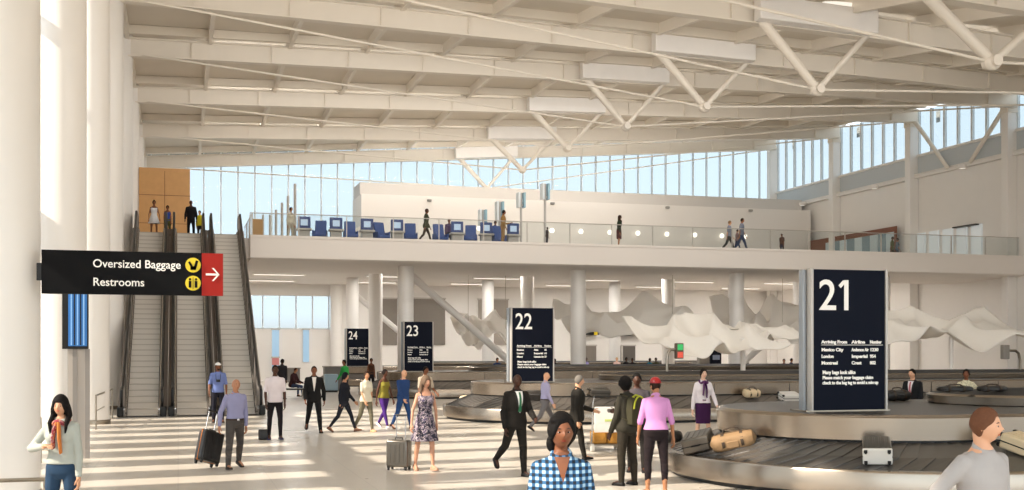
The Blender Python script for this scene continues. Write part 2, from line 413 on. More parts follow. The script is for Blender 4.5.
brace(11.6, 5.8, 18.4, .19, 77.2, 'white diagonal tube brace far back beside the sign of claim twenty-four')
# added fill strips, made up to brighten the space under the mezzanine
for r_, y in enumerate((66, 72.5, 79)):
    for i in range(6):
        x = 6+7*i
        l = empty('ceiling_fill', (x, y, 6.93), 0, f'added fill strip in the mezzanine ceiling, {ORD[i]} from the left in the {ORD[r_]} row', 'light', 'mezzanine fill strips')
        MB().box(-1.6, 1.6, -.16, .16, -.05, .03).build('frame', WHITE, l); MB().box(-1.5, 1.5, -.1, .1, -.07, -.045).build('diffuser', mat('fill_strip', 'ffffff', .4, emit='fff3e2', estr=1), l)
        area('strip_fill', (0, 0, -.1), 3, .25, 120, parent=l)
# ---------------------------------------------------------------- escalators
STEP = mat('escalator_step', 'dad5cd', .5, metal=0, noise=.05, nscale=4)
STEPD = mat('step_riser', 'd3cec6', .5)
BAL = mat('balustrade_panel', '98908a', .45, metal=.3, noise=.08, nscale=2)
HR = mat('handrail_rubber', '1a1a1b', .35)
E0, RISE = 40.2, 7.45
T30 = math.tan(R(30))
yt = E0+1.0; yb_ = yt+RISE/T30      # incline from yt to yb_
def escprof(z_off):
    return [(E0-.1, z_off), (yt, z_off), (yb_, RISE+z_off), (yb_+1.6, RISE+z_off)]
def escalator(xc, lab):
    t = empty('escalator', (xc, E0, 0), 0, lab, 'escalator', 'escalators up to the mezzanine')
    sm = MB(); ri = .2; n = int(RISE/ri); tr = ri/T30
    pf = [(0, 0.02), (yt-E0, .02)]
    for i in range(n): pf += [(yt-E0+i*tr, .02+(i+1)*ri*RISE/(n*ri)), (yt-E0+(i+1)*tr, .02+(i+1)*ri*RISE/(n*ri))]
    pf += [(yb_-E0+1.5, RISE+.02)]
    # treads and risers as one stepped band
    V = []; Fc = []
    for (y, z) in pf: V += [(-.5, y, z), (.5, y, z)]
    for i in range(len(pf)-1): Fc.append((2*i, 2*i+1, 2*i+3, 2*i+2))
    sm.add(V, Fc); me = sm.mesh('step_band', [STEP, STEPD])
    for p in me.polygons: p.material_index = 1 if abs(p.normal.z) < .5 else 0
    so = bpy.data.objects.new('step_band', me); C.objects.link(so); so.parent = t
    edge = MB()
    for i in range(n): edge.box(-.49, .49, yt-E0+i*tr-.012, yt-E0+i*tr+.02, .018+(i+1)*RISE/n-.03, .023+(i+1)*RISE/n)
    tag(edge.build('step_edge', mat('step_edge', 'b5afa6', .5), t), kind='stuff')
    P = lambda o, a=0, b=0: [(0+a, o), (yt-E0, o), (yb_-E0, RISE+o), (yb_-E0+1.6-b, RISE+o)]
    lo = P(-.35); hi = P(.22)
    lo[0] = (0, 0); lo[1] = (yt-E0+.5, 0)
    for s in (-1, 1):
        MB().prism(lo+hi[::-1], 'x', *sorted((s*.52, s*.60))).build('skirt', BAL, t)
        up = P(.22, .1, .1); top = P(.93, .1, .1)
        MB().prism([(.1, .22)]+up[1:]+top[::-1][:-1]+[(.25, .93), (.02, .7), (.02, .4)], 'x', *sorted((s*.60, s*.67))).build('balustrade', BAL, t)
        MB().prism(P(.16, .6)+P(.23, .6)[::-1], 'x', *sorted((s*.672, s*.803))).build('outer_decking', BAL, t)
        # inner bright edge
        MB().prism([(a, b_) for a, b_ in P(.22, .1)]+[(a, b_) for a, b_ in P(.27, .1)[::-1]], 'x', *sorted((s*.53, s*.605))).build('trim_strip', CHROME, t)
        MB().prism([(0, .1)]+P(.05)[1:]+P(.10)[::-1][:-1]+[(0, .15)], 'x', *sorted((s*.505, s*.52))).build('skirt_brush', BLACK, t)
        ht = P(.97, .25)
        pts = [(s*.64, .35, .25), (s*.64, .05, .3), (s*.64, -.12, .45), (s*.64, -.16, .65), (s*.64, -.08, .86), (s*.64, .2, .97)]+[(s*.64, y, z) for y, z in ht[1:3]]+[(s*.64, yb_-E0+1.3, RISE+.97), (s*.64, yb_-E0+1.6, RISE+.86), (s*.64, yb_-E0+1.68, RISE+.62), (s*.64, yb_-E0+1.5, RISE+.35)]
        MB().tube(pts, .05, 8).build('handrail', HR, t, smooth=True)
        m = MB()
        for q in range(8):
            y = yt-E0+.8+1.55*q; z = (y-(yt-E0))*T30
            m.box(s*.60-.015, s*.60+.015, y-.04, y+.04, z+.25, z+.93)
        tag(m.build('panel_joint', BLACK, t), kind='stuff')
        MB().box(s*.68-.105, s*.68+.105, -.18, .5, 0, .34).build('newel_base', BLACK, t, bevel=.04)
    MB().box(-.5, .5, -.3, .15, .0, .03).build('comb_plate', BLACK, t)
    MB().box(-.7, .7, -.42, .0, .0, .02).build('landing_plate', STEELD, t)
    MB().prism([(.9, -.0), (yt-E0+.6, 0), (yb_-E0, RISE-.42), (yb_-E0+.6, RISE-.5), (yb_-E0+.6, RISE-1.1), (yb_-E0-.1, RISE-1.1), (yt-E0+1.7, 0)], 'x', -.58, .58).build('truss_casing', GREYP, t)
for i, (x, l) in enumerate(((-1.16, 'left escalator of three, next to the white columns'), (.46, 'middle escalator of three rising to the mezzanine'), (2.08, 'right escalator of three, ending beside the mezzanine edge'))):
    escalator(x, l)
# landing wall of maple behind the escalators
wd = empty('maple_wall_block', (0, 64, MF), 0, 'tall maple panelled block at the head of the escalators', 'wall panel')
px0 = px2w(139, Y=64)[0]; px1 = px2w(190, Y=64)[0]
MB().box(px0, px1, 0, 1.2, 0, pz(168, dist(-1, 64))-MF).build('panel', WOOD, wd)
m = MB()
for z in (1.5, 3.0): m.box(px0-.01, px1+.01, -.012, 0, z, z+.025)
MB2 = m.box((px0+px1)/2-.01, (px0+px1)/2+.01, -.012, 0, 0, 4.3); tag(MB2.build('panel_groove', DWOOD, wd), kind='stuff')
xa, xb = px2w(252, Y=56)[0], px2w(262, Y=56)[0]
o = MB().box(xa, xb, 55.4, 56, MF, MF+.95).build('maple_counter', WOOD, bevel=.02); tag(o, 'low maple counter block at the top right of the escalators', 'counter')

# rail beside the escalators and at the left columns
def guard_rail(x0, y0, x1, y1, lab, h=1.05, n=3):
    t = empty('guard_rail', (x0, y0, 0), 0, lab, 'railing', 'low steel rails by the left columns')
    dx, dy = x1-x0, y1-y0
    for i in range(n):
        f = i/(n-1); MB().tube([(dx*f, dy*f, 0), (dx*f, dy*f, h)], .025, 8).build('post', STEEL, t, smooth=True)
    MB().tube([(0, 0, h), (dx, dy, h)], .028, 8).build('top_rail', STEEL, t, smooth=True); MB().tube([(0, 0, h*.55), (dx, dy, h*.55)], .015, 8).build('lower_rail', STEEL, t, smooth=True)
guard_rail(-2.2, 34.0, -2.05, 39.3, 'low steel guard rail between column and left escalator', .95)
guard_rail(-4.6, 16.9, -1.75, 16.9, 'low steel guard rail in front of the nearest column', .45)
guard_rail(-4.6, 24.3, -2.6, 24.3, 'low steel guard rail beside the blue flight board', .9, 2)

# ---------------------------------------------------------------- flight board totem
t = empty('flight_board', (-2.06, 25.0, 0), 0, 'tall grey totem with a blue striped flight information board', 'display')
XA, _ = px2w(62, Y=25.0); XB, _ = px2w(88, Y=25.0); w_ = (XB-XA); t.location.x = XA
d0 = dist(XA, 25); zt = pz(290, d0); zb = pz(349, d0)
BLUE = mat('blue_screen', '2f6fb8', .3, emit='4a90d4', estr=.12); BLUEL = mat('blue_stripe', '8dbbe6', .3, emit='a8ccee', estr=.1)
MB().box(0, w_, .0, .22, zb, zt+.3).build('board_frame', BLACK, t, bevel=.01)
MB().box(.12, w_-.02, -.02, 0, zb+.06, zt+.26).build('screen', BLUE, t)
for i in range(5):
    x = .15+(w_-.2)*(i+.5)/5
    MB().box(x-.012, x+.012, -.03, -.015, zb+.08, zt+.25).build('list_column', BLUEL if i % 2 == 0 else BLACK, t)
MB().box(.1, w_-.0, .05, .18, 0, zb).build('stand', mat('totem_grey', 'b5aea7', .4), t)
for i in range(2):
    x = .2+.24*i; MB().box(x, x+.09, .03, .06, 0, zb).build('stand_rib', mat('totem_rib', '8f8a86', .4), t)

# ---------------------------------------------------------------- blade sign
SB = mat('sign_black', '0d0d0f', .7, spec=.15); SRED = mat('sign_red', 'a0231b', .6, spec=.2); SW = mat('sign_white', 'f2efe8', .5, emit='f2efe8', estr=.1); SY = mat('sign_yellow', 'e9cf2c', .5)
t = empty('hanging_sign', (-1.93, 18.2, 3.05), 0, 'long black direction sign reading oversized baggage and restrooms with red arrow end', 'sign')
t.scale = (.985, 1, .98)
MB().box(0, 2.31, -.05, .05, 0, .66).build('panel', SB, t)
MB().box(2.31, 2.63, -.05, .05, 0, .66).build('red_panel', SRED, t)
MB().box(-.07, .0, -.03, .04, .2, .46).build('bracket', BLACK, t)
text('Oversized Baggage', .175, (.72, -.056, .41), SW, t, name='line_oversized', fit=1.27, bold=.0015)
text('Restrooms', .175, (.72, -.056, .13), SW, t, name='line_restrooms', fit=.73, bold=.0015)
for z, nm in ((.47, 'bags'), (.19, 'people')):
    ic = MB(); ic.rings([[(2.18+.115*math.cos(a*PI/14), yy_, z+.115*math.sin(a*PI/14)) for a in range(28)] for yy_ in (-.05, -.06)]); ico = ic.build('icon_disc', SY, t)
    g = MB()
    if nm == 'bags':
        g.bar((2.12, -.065, z+.05), (2.18, -.065, z-.06), .006, .035, (0, 0, 1)); g.bar((2.24, -.065, z+.07), (2.20, -.065, z-.07), .006, .04); g.box(2.14, 2.22, -.068, -.06, z-.075, z-.02)
    else:
        for q in (2.135, 2.225): g.box(q-.02, q+.02, -.068, -.06, z-.07, z+.035); g.ell((q, -.064, z+.06), (.018, .006, .018))
        g.box(2.177, 2.183, -.068, -.06, z-.09, z+.09)
    g.build('pictogram', SB, ico)
a = MB(); a.box(2.37, 2.56, -.058, -.05, .315, .345); a.prism([(2.575, .33), (2.49, .43), (2.46, .43), (2.535, .345), (2.535, .315), (2.46, .23), (2.49, .23)], 'y', -.058, -.05)
a.build('arrow', SW, t)

# ---------------------------------------------------------------- carousels
SLAT = mat('carousel_slat', '4c4844', .32, spec=.6, noise=.1, nscale=3, coat=.2)
SKIRT = mat('carousel_skirt', 'a4988a', .26, metal=.9, noise=.12, nscale=1.2)
LID = mat('carousel_lid', '57524d', .35, metal=.5, noise=.06, nscale=1)
def stad(cx0, cx1, cy, r, n=32, m=22):
    p = []
    for i in range(m): p.append((cx1-(cx1-cx0)*i/m, cy+r))
    for i in range(n): a = PI/2+PI*i/n; p.append((cx0+r*math.cos(a), cy+r*math.sin(a)))
    for i in range(m): p.append((cx0+(cx1-cx0)*i/m, cy-r))
    for i in range(n): a = -PI/2+PI*i/n; p.append((cx1+r*math.cos(a), cy+r*math.sin(a)))
    return p
def stadrings(prof, L, n=32, m=22):
    return [[(x, y, z) for x, y in stad(-.5 if prof[0][0] < 3 else 0, L, 0, r, n, m)] for r, z in prof]
RO, RI, CX0, LEN = 4.0, 2.6, 12.3, 22
def carousel(cy, lab):
    t = empty('baggage_carousel', (CX0, cy, 0), 0, lab, 'baggage carousel', 'oval baggage carousels')
    MB().rings(stadrings([(RO-.12, 0), (RO-.12, .08)], LEN), False).build('kick_plate', BLACK, t, smooth=True)
    MB().rings(stadrings([(RO-.12, .08), (RO, .08), (RO+.02, .40), (RO, .43), (RO-.1, .44), (RO-.12, .40)], LEN), False).build('outer_skirt', SKIRT, t, smooth=True, ang=40)
    # overlapping slats, swept against travel
    n, m = 38, 46; o_ = stad(0, LEN, 0, RO-.1, n, m); mid = stad(-.25, LEN, 0, (RO+RI)/2, n, m); i_ = stad(-.5, LEN, 0, RI-.02, n, m); s = MB(); N = len(o_); sh = 2
    for k in range(0, N, 1):
        a, b = k, (k+1) % N; lift = .016
        s.add([(*o_[a], .40), (*o_[b], .40+lift), (*mid[(b+sh) % N], .58+lift), (*mid[(a+sh) % N], .58), (*i_[(b+sh*2) % N], .76+lift), (*i_[(a+sh*2) % N], .76)], [(0, 1, 2, 3), (3, 2, 4, 5)])
        s.add([(*o_[b], .40+lift), (*o_[b], .39), (*mid[(b+sh) % N], .57), (*mid[(b+sh) % N], .58+lift), (*i_[(b+sh*2) % N], .75), (*i_[(b+sh*2) % N], .76+lift)], [(0, 1, 2, 3), (3, 2, 4, 5)])
    tag(s.build('slats', SLAT, t), kind='stuff').name = 'slat_belt'
    MB().rings(stadrings([(RI-.06, .62), (RI-.06, .82)], LEN), False).build('belt_gap', BLACK, t)
    MB().rings(stadrings([(RI-.05, .79), (RI, .8), (RI+.02, 1.15), (RI-.02, 1.19), (RI-.1, 1.2)], LEN), False).build('inner_housing', SKIRT, t, smooth=True, ang=40)
    MB().rings(stadrings([(RI-.1, 1.15), (RI-.1, 1.2)], LEN), True).build('lid', LID, t)
    m_ = MB()
    for xx in (1.5, 4.2, 6.9, 9.6, 12.3, 15, 17.7): m_.box(xx-.006, xx+.006, -RI-.024, -RI-.012, .81, 1.15); m_.box(xx-.006, xx+.006, -RO-.024, -RO-.01, .09, .4)
    tag(m_.build('seam', BLACK, t), kind='stuff')
    MB().rings([[(3.2+x, y+.5, z) for x, y in stad(0, LEN-5, 0, r, 24, 10)] for r, z in ((1.6, 1.2), (1.66, 1.22), (1.68, 1.36), (1.6, 1.4))], False).build('feed_rim', SKIRT, t, smooth=True, ang=40)
    MB().rings([[(3.2+x, y+.5, z) for x, y in stad(0, LEN-5, 0, r, 24, 10)] for r, z in ((1.6, 1.36), (1.6, 1.39), (.3, 1.49))], True).build('feed_belt', RUBBER, t)
    return t
names = ['twenty-one', 'twenty-two', 'twenty-three', 'twenty-four']
CYS = [18.0, 36.2, 54.4+.4, 72.8]
for i, cy in enumerate(CYS):
    carousel(cy, ['nearest oval steel baggage carousel with sloping dark slats', 'second oval baggage carousel, under the sign of claim twenty-two', 'third oval baggage carousel, under the sign of claim twenty-three', 'farthest oval baggage carousel, under the sign of claim twenty-four'][i])

NAVY = mat('sign_navy', '111624', .8, spec=.15); EDGE = mat('sign_edge', 'bdb8b2', .4, metal=.3)
for i, cy in enumerate(CYS):
    y = cy-1.0+(.0 if i else 0); X = 10.95
    XL = px2w((814, 512.5, 404.5, 347)[i], Y=y-.12)[0]; d = dist(XL, y)
    t = empty('claim_sign', (XL, y, 1.2), 0, f'tall dark navy pylon sign with the big number of claim {names[i]}', 'sign', None)
    W, H = 1.36, 2.36; zt = H
    MB().box(0, W, -.1, .1, 0, H).build('panel', NAVY, t)
    MB().box(-.05, 0, -.12, .12, 0, H+.02).build('edge_strip', EDGE, t, bevel=.015)
    MB().box(W, W+.035, -.13, .13, 0, H+.01).build('edge_strip', EDGE, t)
    MB().box(-.12, -.055, .02, .17, 0, H).build('side_column', mat('sign_side', '9aa0a6', .4, metal=.3), t, bevel=.02)
    MB().box(-.17, W+.06, -.16, .36, -.0, .02).build('base_plate', STEEL, t)
    text(['21', '22', '23', '24'][i], .72, (.09, -.103, H-.67), SW, t, name='number', fit=.55, bold=.006)
    if i == 0: MB().bar((.49, -.106, H-.285), (.58, -.106, H-.195), .006, .062).build('number_flag', SW, t)
    def row(z, a, b, c, sz=.085, bo=.003):
        for xx, s_ in ((.15, a), (.72, b), (1.07, c)):
            if s_: text(s_, sz, (xx, -.103, z), SW, t, name='list_entry', bold=bo, fit=min(len(s_)*sz*.5, .33 if xx > .5 and xx < 1 else 1))
    rows = [('Mexico City', 'Anderson Air', '1230'), ('London', 'Imperial', '954'), ('Montreal', 'Crest', '802')] if i == 0 else [('Boston', 'Alta', '85'), ('London', 'Imperial', '61'), ('Miami', 'Cascade Air', '27')]
    row(1.13, 'Arriving From', 'Airline', 'Number', .075)
    MB().box(.15, 1.32, -.104, -.1, 1.10, 1.108).build('rule_line', SW, t)
    for q, r_ in enumerate(rows): row(1.0-.11*q, *r_, .075)
    for q, s_ in enumerate(('Many bags look alike', 'Please match your baggage claim', 'check to the bag tag to avoid a mix-up')): text(s_, .075 if q else .085, (.17, -.103, .62-.085*q), SW, t, name='notice_line', bold=.003, fit=(.62, .96, 1.06)[q])

# ---------------------------------------------------------------- luggage
def suitcase(name, w, h, d, col, lab, cat, handle_up=.0, hard=True, group=None, strap=None):
    """upright, wide in x, thick in y, on four wheels, handle on top"""
    t = empty(name, (0, 0, 0), 0, lab, cat, group)
    z0 = .06
    o = MB().box(-w/2, w/2, -d/2, d/2, z0, z0+h).build('shell', col, t, bevel=.035); o.modifiers['b'].segments = 3
    m = MB()
    for q in range(4): x = -w*.3+w*.2*q; m.box(x-.015, x+.015, -d/2-.008, d/2+.008, z0+.06, z0+h-.06)
    if hard: tag(m.build('rib', col, t, bevel=.004), kind='stuff')
    MB().box(-w/2-.006, w/2+.006, -.008, .008, z0-.004, z0+h+.006).build('zip', strap or BLACK, t)
    for sx in (-1, 1):
        for sy in (-1, 1):
            wx = MB().tube([(sx*w*.4-.015, sy*d*.36, .032), (sx*w*.4+.015, sy*d*.36, .032)], .032, 12).build('wheel', RUBBER, t, smooth=True, ang=40)
            MB().box(sx*w*.4-.025, sx*w*.4+.025, sy*d*.36-.025, sy*d*.36+.025, .045, .075).build('caster', BLACK, t)
    MB().tube([(-.07, 0, z0+h), (-.07, 0, z0+h+.035), (.07, 0, z0+h+.035), (.07, 0, z0+h)], .012, 8).build('grip', BLACK, t, smooth=True)
    if handle_up:
        for sx in (-1, 1): MB().tube([(sx*.09, d*.38, z0+h-.02), (sx*.09, d*.38, z0+h+handle_up)], .01, 8).build('pull_rod', CHROME, t, smooth=True)
        MB().tube([(-.11, d*.38, z0+h+handle_up), (.11, d*.38, z0+h+handle_up)], .017, 8).build('pull_handle', BLACK, t, smooth=True)
    return t
def duffel(name, L, r, col, strapm, lab, cat):
    t = empty(name, (0, 0, 0), 0, lab, cat)
    m = MB(); rg = []
    for i in range(15):
        f = i/14; x = -L/2+L*f; k = (1-abs(2*f-1)**6)**.5*.95+.05; rg.append([(x, r*1.1*k*math.copysign(abs(math.cos(a))**.7, math.cos(a))+.006*math.sin(9*a+i), r*.85+r*.85*k*math.copysign(abs(math.sin(a))**.7, math.sin(a))) for a in [2*PI*q/24 for q in range(24)]])
    m.rings(rg).build('bag_body', col, t, smooth=True)
    for s in (-1, 1):
        MB().rings([[(s*L*.2+dx, (r*1.12+rr)*math.cos(a)*.97, r*.85+(r*.88+rr)*math.sin(a)) for a in [2*PI*q/24 for q in range(24)]] for dx, rr in ((-.025, -.01), (-.025, .012), (.025, .012), (.025, -.01))], False).build('strap', strapm, t, smooth=True)
    MB().tube([(-L*.2, 0, r*1.7), (-L*.15, 0, r*2.1), (0, 0, r*2.2), (L*.15, 0, r*2.1), (L*.2, 0, r*1.7)], .013, 8).build('handle', strapm, t, smooth=True)
    MB().box(-L*.42, L*.42, -.006, .006, r*1.68, r*1.74).build('zip', strapm, t)
    MB().box(-L*.13, L*.13, -r*1.16, -r*1.0, r*.4, r*1.1).build('pocket', col, t, bevel=.02)
    return t
def on_belt(t, X, Y, cy, rz, lie=True, h=0, r_across=None):
    """lay a bag on the sloping slats (slope rises toward the housing)"""
    cx = max(CX0, min(CX0+LEN, X)); dx, dy = X-cx, Y-cy; r = math.hypot(dx, dy); nx, ny = dx/r, dy/r
    z = .40+(.76-.40)*(RO-.1-r)/(RO-.1-RI); sl = math.atan2(.36, RO-.1-RI)
    N = Vector((nx*math.sin(sl), ny*math.sin(sl), math.cos(sl)))
    T = Vector((-ny, nx, 0)); B = N.cross(T)
    M = Matrix((T, B, N)).transposed().to_4x4() @ Matrix.Rotation(rz, 4, 'Z')
    if lie: M = M @ Matrix.Rotation(PI/2, 4, 'X') @ Matrix.Translation((0, h, -.4))
    M = Matrix.Translation((X, Y, z+.045)) @ M
    t.matrix_world = M; t.rotation_mode = 'XYZ'
GUN = mat('case_gunmetal', '6b665f', .28, metal=.7, noise=.05); BLKC = mat('case_black', '24211f', .35); TAN = mat('bag_tan', '8c7050', .7, noise=.12, nscale=10, bump=.3); TANS = mat('bag_strap', '3b2f25', .6)
ORG = mat('orange_trim', 'd07a35', .5); SILV = mat('case_silver', 'a8a29a', .25, metal=.8); NAVC = mat('bag_navy', '2b3a52', .6, noise=.1); CRM = mat('bag_cream', 'd8c3a0', .6, noise=.06); WHT = mat('case_white', 'd8d5cf', .35)
def at_px(px, py, z):
    d = F*(CZ-z)/(py-350); return px2w(px, d=d)
s = suitcase('hardshell_suitcase', .48, .72, .27, GUN, 'large gunmetal hardshell suitcase lying on the nearest carousel behind the tan bag', 'suitcase'); X, Y = at_px(700, 438, .7); on_belt(s, X, Y, 18, R(60), True, .14)
s = duffel('travel_bag', .78, .17, TAN, TANS, 'tan canvas travel bag with dark straps on the nearest carousel', 'travel bag'); X, Y = at_px(735, 446, .62); on_belt(s, X, Y, 18, R(50), False)
s = suitcase('hardshell_suitcase', .42, .62, .24, GUN, 'dark grey suitcase with pale end lying wheels out on the nearest carousel front', 'suitcase'); X, Y = at_px(877, 456, .6); on_belt(s, X, Y, 18, R(185), True, .12)
MB().box(-.22, .22, -.13, -.115, .1, .62).build('front_panel', BLKC, s); MB().box(-.215, .215, -.125, .125, .05, .12).build('end_cap', WHT, s, bevel=.02)
s = suitcase('hardshell_suitcase', .44, .6, .24, CRM, 'cream suitcase at the right edge of the nearest carousel', 'suitcase'); X, Y = at_px(1026, 452, .65); on_belt(s, X, Y, 18, R(15), True, .12)
s = suitcase('fabric_suitcase', .4, .6, .22, NAVC, 'dark blue suitcase at the left tip of the nearest carousel', 'suitcase', hard=False); X, Y = at_px(698, 423, .6); on_belt(s, X, Y, 18, R(-20), True, .11)
s = duffel('travel_bag', .5, .13, BLKC, TANS, 'small black bag hidden beside the pink shirt woman on the nearest carousel', 'travel bag'); X, Y = at_px(672, 432, .6); on_belt(s, X, Y, 18, R(80), False)
s = duffel('travel_bag', .6, .16, CRM, TANS, 'cream bag on the second carousel right of the white blouse woman', 'travel bag'); X, Y = at_px(751, 399, .65); on_belt(s, X, Y, 36.2, R(5), False)
s = suitcase('hardshell_suitcase', .44, .6, .24, WHT, 'pale suitcase on the second carousel just left of the nearest sign', 'suitcase'); X, Y = at_px(790, 399, .65); on_belt(s, X, Y, 36.2, R(90), True, .12)
s = duffel('travel_bag', 1.0, .17, BLKC, BLKC, 'long black bag on the left end of the second carousel', 'travel bag'); X, Y = at_px(484, 400, .55); on_belt(s, X, Y, 36.2, R(55), False)
s = duffel('travel_bag', .8, .15, CRM, TANS, 'beige bag on the far left side of the second carousel', 'travel bag'); X, Y = at_px(466, 397, .55); on_belt(s, X, Y, 36.2, R(30), False)
s = suitcase('hardshell_suitcase', .44, .6, .24, BLKC, 'black case behind the suited man on the second carousel', 'suitcase'); X, Y = at_px(535, 401, .65); on_belt(s, X, Y, 36.2, R(90), True, .12)
s = suitcase('hardshell_suitcase', .44, .62, .24, GUN, 'grey case on the second carousel behind the luggage trolley', 'suitcase'); X, Y = at_px(600, 402, .6); on_belt(s, X, Y, 36.2, R(80), True, .12)
for i, (px, zz, c, l) in enumerate(((897, 1.25, BLKC, 'dark bag on the carousel top right of the nearest sign'),)):
    s = duffel('travel_bag', .6, .12, c, TANS, l, 'travel bag'); X, Y = px2w(px, Y=20.0); s.location = (X, Y, 1.205)
for i, (px, l, c) in enumerate(((955, 'black bag lying on the raised feed belt below the patterned blouse woman', BLKC), (992, 'long dark bag at the right end of the raised feed belt', BLKC))):
    s = duffel('travel_bag', .8, .06, c, TANS, l, 'travel bag'); X, Y = px2w(px, Y=18.0); s.location = (X, Y, 1.455)
    s.rotation_euler.z = R(10*i)

# luggage trolley
def trolley():
    d = 30.0; X, Y = px2w(604, d=F*CZ/(450-350)); t = empty('luggage_trolley', (X, Y, 0), R(-8), 'steel luggage trolley with a white panel between the walking man and the pink shirt woman', 'trolley')
    for s in (-1, 1):
        MB().tube([(s*.36, .35, .12), (s*.36, -.35, .14), (s*.33, -.42, 1.05), (s*.30, -.44, 1.22)], .02, 8).build('side_frame', CHROME, t, smooth=True)
        for y in (-.35, .35): MB().tube([(s*.34-.03, y, .085), (s*.34+.03, y, .085)], .085, 16).build('wheel', WHT, t, smooth=True, ang=40)
    MB().tube([(-.32, -.44, 1.2), (.32, -.44, 1.2)], .022, 8).build('push_bar', BLACK, t, smooth=True)
    MB().box(-.31, .31, -.43, -.405, .42, .98).build('advert_panel', mat('trolley_panel', 'e8e6e0', .4), t, bevel=.01)
    MB().box(-.08, .14, -.436, -.43, .66, .71).build('panel_mark', mat('mark_lime', 'c6d27a', .5), t)
    MB().box(-.33, .33, -.35, .4, .13, .16).build('deck', STEEL, t)
    for i, (x0, x1) in enumerate(((-.3, 0), (.02, .32))):
        o = MB().box(x0, x1, -.28, .1, 0, .26).build('amber_box', mat('amber_box', 'c98f3c', .55, noise=.1), None, bevel=.02); o.matrix_world = Matrix.Translation((X, Y, .162)) @ Matrix.Rotation(R(-8), 4, 'Z')
        tag(o, ['amber box on the luggage trolley deck, left one', 'amber box on the luggage trolley deck, right one'][i], 'box')
trolley()

# ---------------------------------------------------------------- mezzanine furniture
def bx(o, *a): return MB().box(*a)
# glass balustrade
t = empty('glass_balustrade', (3.2, ME+.25, MF), 0, 'long clear glass balustrade with slim rail along the mezzanine edge', 'balustrade')
Lb = X1-3.4
for i in range(19):
    a, b_ = Lb*i/19, Lb*(i+1)/19; MB().box(a+.01, b_-.01, -.01, .01, .05, 1.12).build('glass_panel', CLEAR, t)
    MB().box(a-.02, a+.02, -.03, .03, 0, 1.1).build('post', EDGE, t)
MB().tube([(0, 0, 1.14), (Lb, 0, 1.14)], .022, 8).build('top_rail', EDGE, t, smooth=True)
t = empty('glass_balustrade', (3.3, ME+.25, MF), 0, 'short glass side balustrade running back from the escalator landing', 'balustrade')
for i in range(3): MB().box(-.01, .01, 2.2*i+.03, 2.2*i+2.15, .05, 1.1).build('glass_panel', CLEAR, t); MB().box(-.03, .03, 2.2*i-.02, 2.2*i+.02, 0, 1.1).build('post', EDGE, t)
MB().tube([(0, 0, 1.12), (0, 6.6, 1.12)], .022, 8).build('top_rail', EDGE, t, smooth=True)
# kiosks and seats, alternating
KB = mat('kiosk_blue', '2f4a86', .45); KS = mat('kiosk_screen', 'bcd4ee', .3, emit='c8def5', estr=.15); KG = mat('kiosk_grey', 'b8b4b0', .4); SEATB = mat('seat_blue', '3a5796', .6)
kx = [304, 336, 367, 397, 457, 486, 513]; sx_ = [320, 351, 382, 411, 441, 471, 499.5]
YK_ = 57.0
def kiosk(lab):
    t = empty('check_in_kiosk', (0, 0, 0), 0, lab, 'kiosk', 'blue check in kiosks')
    MB().box(-.28, .28, -.12, .2, 0, .62).build('pedestal', KG, t, bevel=.02); MB().box(-.36, .36, -.3, .25, .62, .72).build('counter', KG, t, bevel=.02)
    MB().xf(Matrix()).box(-.31, .31, -.08, .06, .74, 1.3).build('monitor', KB, t, bevel=.02); MB().box(-.17, .17, -.1, -.075, .86, 1.16).build('screen', KS, t)
    return t
def seat(lab):
    t = empty('lounge_chair', (0, 0, 0), 0, lab, 'chair', 'blue lounge chairs on the mezzanine')
    MB().box(-.3, .3, -.35, .3, .34, .5).build('seat', SEATB, t, bevel=.04); o = MB().prism([(.12, .46), (.3, .46), (.45, 1.16), (.34, 1.2)], 'x', -.28, .28).build('backrest', SEATB, t, bevel=.04)
    for s in (-1, 1): MB().box(s*.31-.03, s*.31+.03, -.3, .32, .3, .66).build('armrest', SEATB, t, bevel=.02)
    for sx in (-1, 1):
        for sy in (-.28, .25): MB().box(sx*.3-.02, sx*.3+.02, sy-.02, sy+.02, 0, .35).build('leg', STEEL, t)
    return t
k0 = kiosk('x'); s0 = seat('x')
for i, px in enumerate(kx):
    c = k0 if i == 0 else copy_tree(k0); X, Y = px2w(px, Y=YK_); c.location = (X, YK_, MF+.01); c['label'] = f'blue check-in kiosk with lit screen on the mezzanine edge, {ORD[i]} from the left'
for i, px in enumerate(sx_):
    c = s0 if i == 0 else copy_tree(s0); X, Y = px2w(px, Y=YK_); c.location = (X, YK_+.1, MF+.01); c['label'] = f'blue lounge chair between kiosks on the mezzanine edge, {ORD[i]} from the left'; c.rotation_euler.z = R(8*((i*7) % 5-2))
# pale posts at the landing
def post(px, ytop, Y, lab, name='queue_post', r=.07):
    X, _ = px2w(px, Y=Y); d = dist(X, Y); t = empty(name, (X, Y, MF+.01), 0, lab, 'post', 'pale posts at the head of the stairs')
    MB().lathe((0, 0, 0), [(r, 0.02), (r, pz(ytop, d)-MF)], 16).build('pole', KG, t, smooth=True); MB().lathe((0, 0, 0), [(r*2, 0), (r*2, .03)], 16).build('base', STEEL, t)
for i, (px, yt_, Y) in enumerate(((263, 215, 73), (270, 215, 70), (276, 210, 67), (282, 203, 64), (288, 196, 61), (295, 184, 58.4))): post(px, yt_, Y, f'slim pale post beside the escalator landing, {ORD[i]} from the left')
